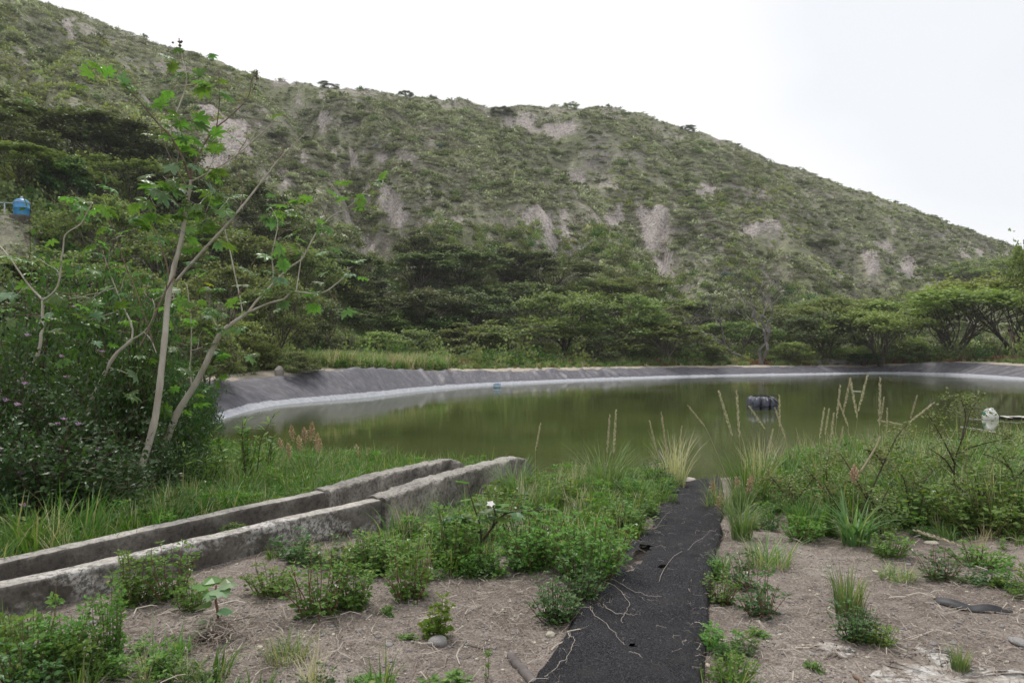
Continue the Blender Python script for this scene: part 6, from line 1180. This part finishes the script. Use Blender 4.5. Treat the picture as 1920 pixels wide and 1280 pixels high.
thorn('thorny sapling with brown twigs right behind the pink plumes', 1480, 975, [[(1480,975,0),(1478,930,0),(1485,890,0)],[(1479,940,0),(1455,905,.05),(1440,890,.1)],[(1479,950,0),(1510,915,-.05),(1525,895,-.1)]], 17)
thorn('thorny sapling between the dark thickets on the right', 1650, 1000, [[(1650,1000,0),(1650,950,0),(1665,915,0)],[(1650,960,0),(1625,930,.05),(1610,915,.1)]], 18)
thorn('low thorny sapling beneath the tallest one on the right', 1830, 985, [[(1830,985,0),(1835,930,0),(1825,890,0)],[(1834,940,0),(1860,900,.05),(1875,890,.1)],[(1832,950,0),(1800,915,-.05),(1780,905,-.1)]], 19)
thorn('thorny sapling low in the middle of the right bank', 1560, 985, [[(1560,985,0),(1555,930,0),(1548,885,0),(1552,860,0)],[(1555,930,0),(1530,900,.05),(1510,880,.05)]], 7)
thorn('thorny sapling at the right edge of the picture', 1905, 975, [[(1905,975,0),(1900,900,0),(1888,870,0),(1868,840,0)],[(1900,900,0),(1925,870,0),(1930,835,0)],[(1895,880,0),(1870,860,.1),(1840,850,.1)]], 8)
thorn('thorny shrub behind the fallen seed stalk on the right', 1710, 985, [[(1710,985,0),(1700,930,0),(1690,890,0),(1660,865,0)],[(1703,940,0),(1730,905,.05),(1750,880,.1)],[(1706,960,0),(1680,940,0),(1650,930,-.1)]], 9)
# stray seed stalks lying to the right
A_ = gp(1960, 1090); A_[2] += .03; B_ = pix(1800, 1022, A_[1]+.9); C_ = pix(1715, 993, A_[1]+1.2); b = MB(); P = smooth_line(np.array([A_, B_, C_])-A_, 6); tube(b, P, np.linspace(.004, .0015, len(P)), 5); o = link('fallen_seed_stalk', b.mesh('stalk', G['grass_dry'], True), None, A_); tag(o, 'long tan seed stalk leaning in from the right edge over bare ground', 'stalk')
v = C_-B_; h_ = link('seed_head', SP[0], o, B_-A_+v*.05); h_.rotation_mode = 'QUATERNION'; h_.rotation_quaternion = Vector(v).to_track_quat('Z', 'Y'); h_.scale = (1.4, 1.4, np.linalg.norm(v)*.95/.28)
A_ = gp(1600, 1000); P = np.array([pix(1612, 885, A_[1]-.1), pix(1640, 840, A_[1]-.1), pix(1650, 818, A_[1]-.1)]); b = MB(); o = link('broken_cane', MB.mesh((lambda m_: (tube(m_, smooth_line(P-P[0], 5), np.linspace(.010, .007, 11), 6), m_)[1])(MB()), 'cane', G['grass_dry'], True), None, P[0]); tag(o, 'short tan cane leaning against the thorny sapling in front of the pond', 'cane')
# agaves on the hill
for k, (X, d, Y, lb) in enumerate([(755,96,470,'blue grey agave on the slope above the dark acacias'),(1360,112,520,'blue agave on the lower right slope'),(1372,112,521,'second blue agave on the lower right slope, just right of the other'),(705,120,282,'agave in the upper ravine'),(1860,120,475,'agave near the right skyline'),(1215,115,345,'pale agave on the hill above the scar'),(825,180,279,'pale agave in the middle of the upper slope')]):
    x = (X-960)/F*d; f_ = lambda d_: H((X-960)/F*np.atleast_1d(d_), np.atleast_1d(d_))-(CZ-(Y-HY)/F*np.atleast_1d(d_)); ds = np.linspace(60, 200, 400); i_ = np.where(f_(ds) > 0)[0]; d = ds[i_[0]] if len(i_) else d; x = (X-960)/F*d
    b = MB(); g = np.random.default_rng(k); n = 26; a = np.arange(n)*2.4; el = np.linspace(.15, 1.3, n); D = np.c_[np.cos(a)*np.cos(el), np.sin(a)*np.cos(el), np.sin(el)]; stamp(b, LANCE_V*[1.6, 1, 1], LANCE_T, frames(D, g, 0)*(.9*g.uniform(.8, 1.1, n))[:, None, None], np.zeros((n, 3)), .5)
    if k == 0: AG = leafmat('agave_leaf', [(0, (.12, .19, .20)), (1, (.22, .30, .31))], .05, .5, .1)
    o = link('agave', b.mesh('agave', AG), None, (x, d, Hs(x, d)+.1)); tag(o, lb, 'agave', 'agaves on the hill')
# old shade netting heaped along the far bank
b = MB(); us = np.linspace(0, 1, 60); vs_ = np.linspace(0, 1, 10); X0, X1 = (1090-960)/F*57, (1200-960)/F*58
for (xa, xb, dA, hh_) in ((1085, 1205, 56.5, .45), (1480, 1640, 62.5, .5)):
    U_, V_ = np.meshgrid(us, vs_, indexing='ij'); xx = ((xa-960)+(xb-xa)*U_)/F*dA; yy = dA+V_*1.2; zz = H(xx, yy)+hh_*np.sin(np.pi*V_)*np.sin(np.pi*U_)**.5*(.5+fbm(U_*9, V_*3, 3, 4)); b.add(np.stack([xx, yy, zz], -1).reshape(-1, 3), q=[(i_*10+j_, i_*10+j_+1, (i_+1)*10+j_+1, (i_+1)*10+j_) for i_ in range(59) for j_ in range(9)])
    o = link('old_netting', b.mesh('old_netting', plain('faded_netting', (.14, .14, .14), .8, (.24, .24, .23), 5, .4), True)); tag(o, ('heap of faded grey netting in the grass right of the blue drum' if dA < 60 else 'heap of faded grey netting in the grass at the foot of the dead trees'), 'netting'); b = MB()
# white marker stakes in the far grass
for k, (X, d, h_) in enumerate([(1000,50.5,1.1),(973,50,.7),(1112,52,1.0),(560,31,.8),(1055,51,.5)]):
    x = (X-960)/F*d; b = MB(); tube(b, [(0, 0, -.1), (.02, 0, h_)], .018, 6); o = link('stake', b.mesh('stake', G['dead'], True), None, (x, d, Hs(x, d))); tag(o, ['tallest pale stake','short pale stake left of the tallest one','pale stake right of the tallest one','thin pale stake above the liner on the left','shortest pale stake'][k]+' in the far bank grass', 'stake', 'thin stakes on the far bank')


# ------------------------------------------------------------------ air
b = MB(); x0, x1, y0, y1, z0, z1 = -420, 520, -60, 420, -3.0, 128.0
b.add([(x0,y0,z0),(x1,y0,z0),(x1,y1,z0),(x0,y1,z0),(x0,y0,z1),(x1,y0,z1),(x1,y1,z1),(x0,y1,z1)], q=[(3,2,1,0),(4,5,6,7),(0,1,5,4),(1,2,6,5),(2,3,7,6),(3,0,4,7)])
hm = bpy.data.materials.new('air'); hm.use_nodes = True; t = hm.node_tree; t.nodes.clear(); o = t.nodes.new('ShaderNodeOutputMaterial'); v = t.nodes.new('ShaderNodeVolumePrincipled')
v.inputs['Color'].default_value = (.95, .96, 1, 1); v.inputs['Density'].default_value = .00035; v.inputs['Anisotropy'].default_value = .3; t.links.new(v.outputs[0], o.inputs['Volume'])
hz = link('haze', b.mesh('haze', hm)); tag(hz, kind='stuff')
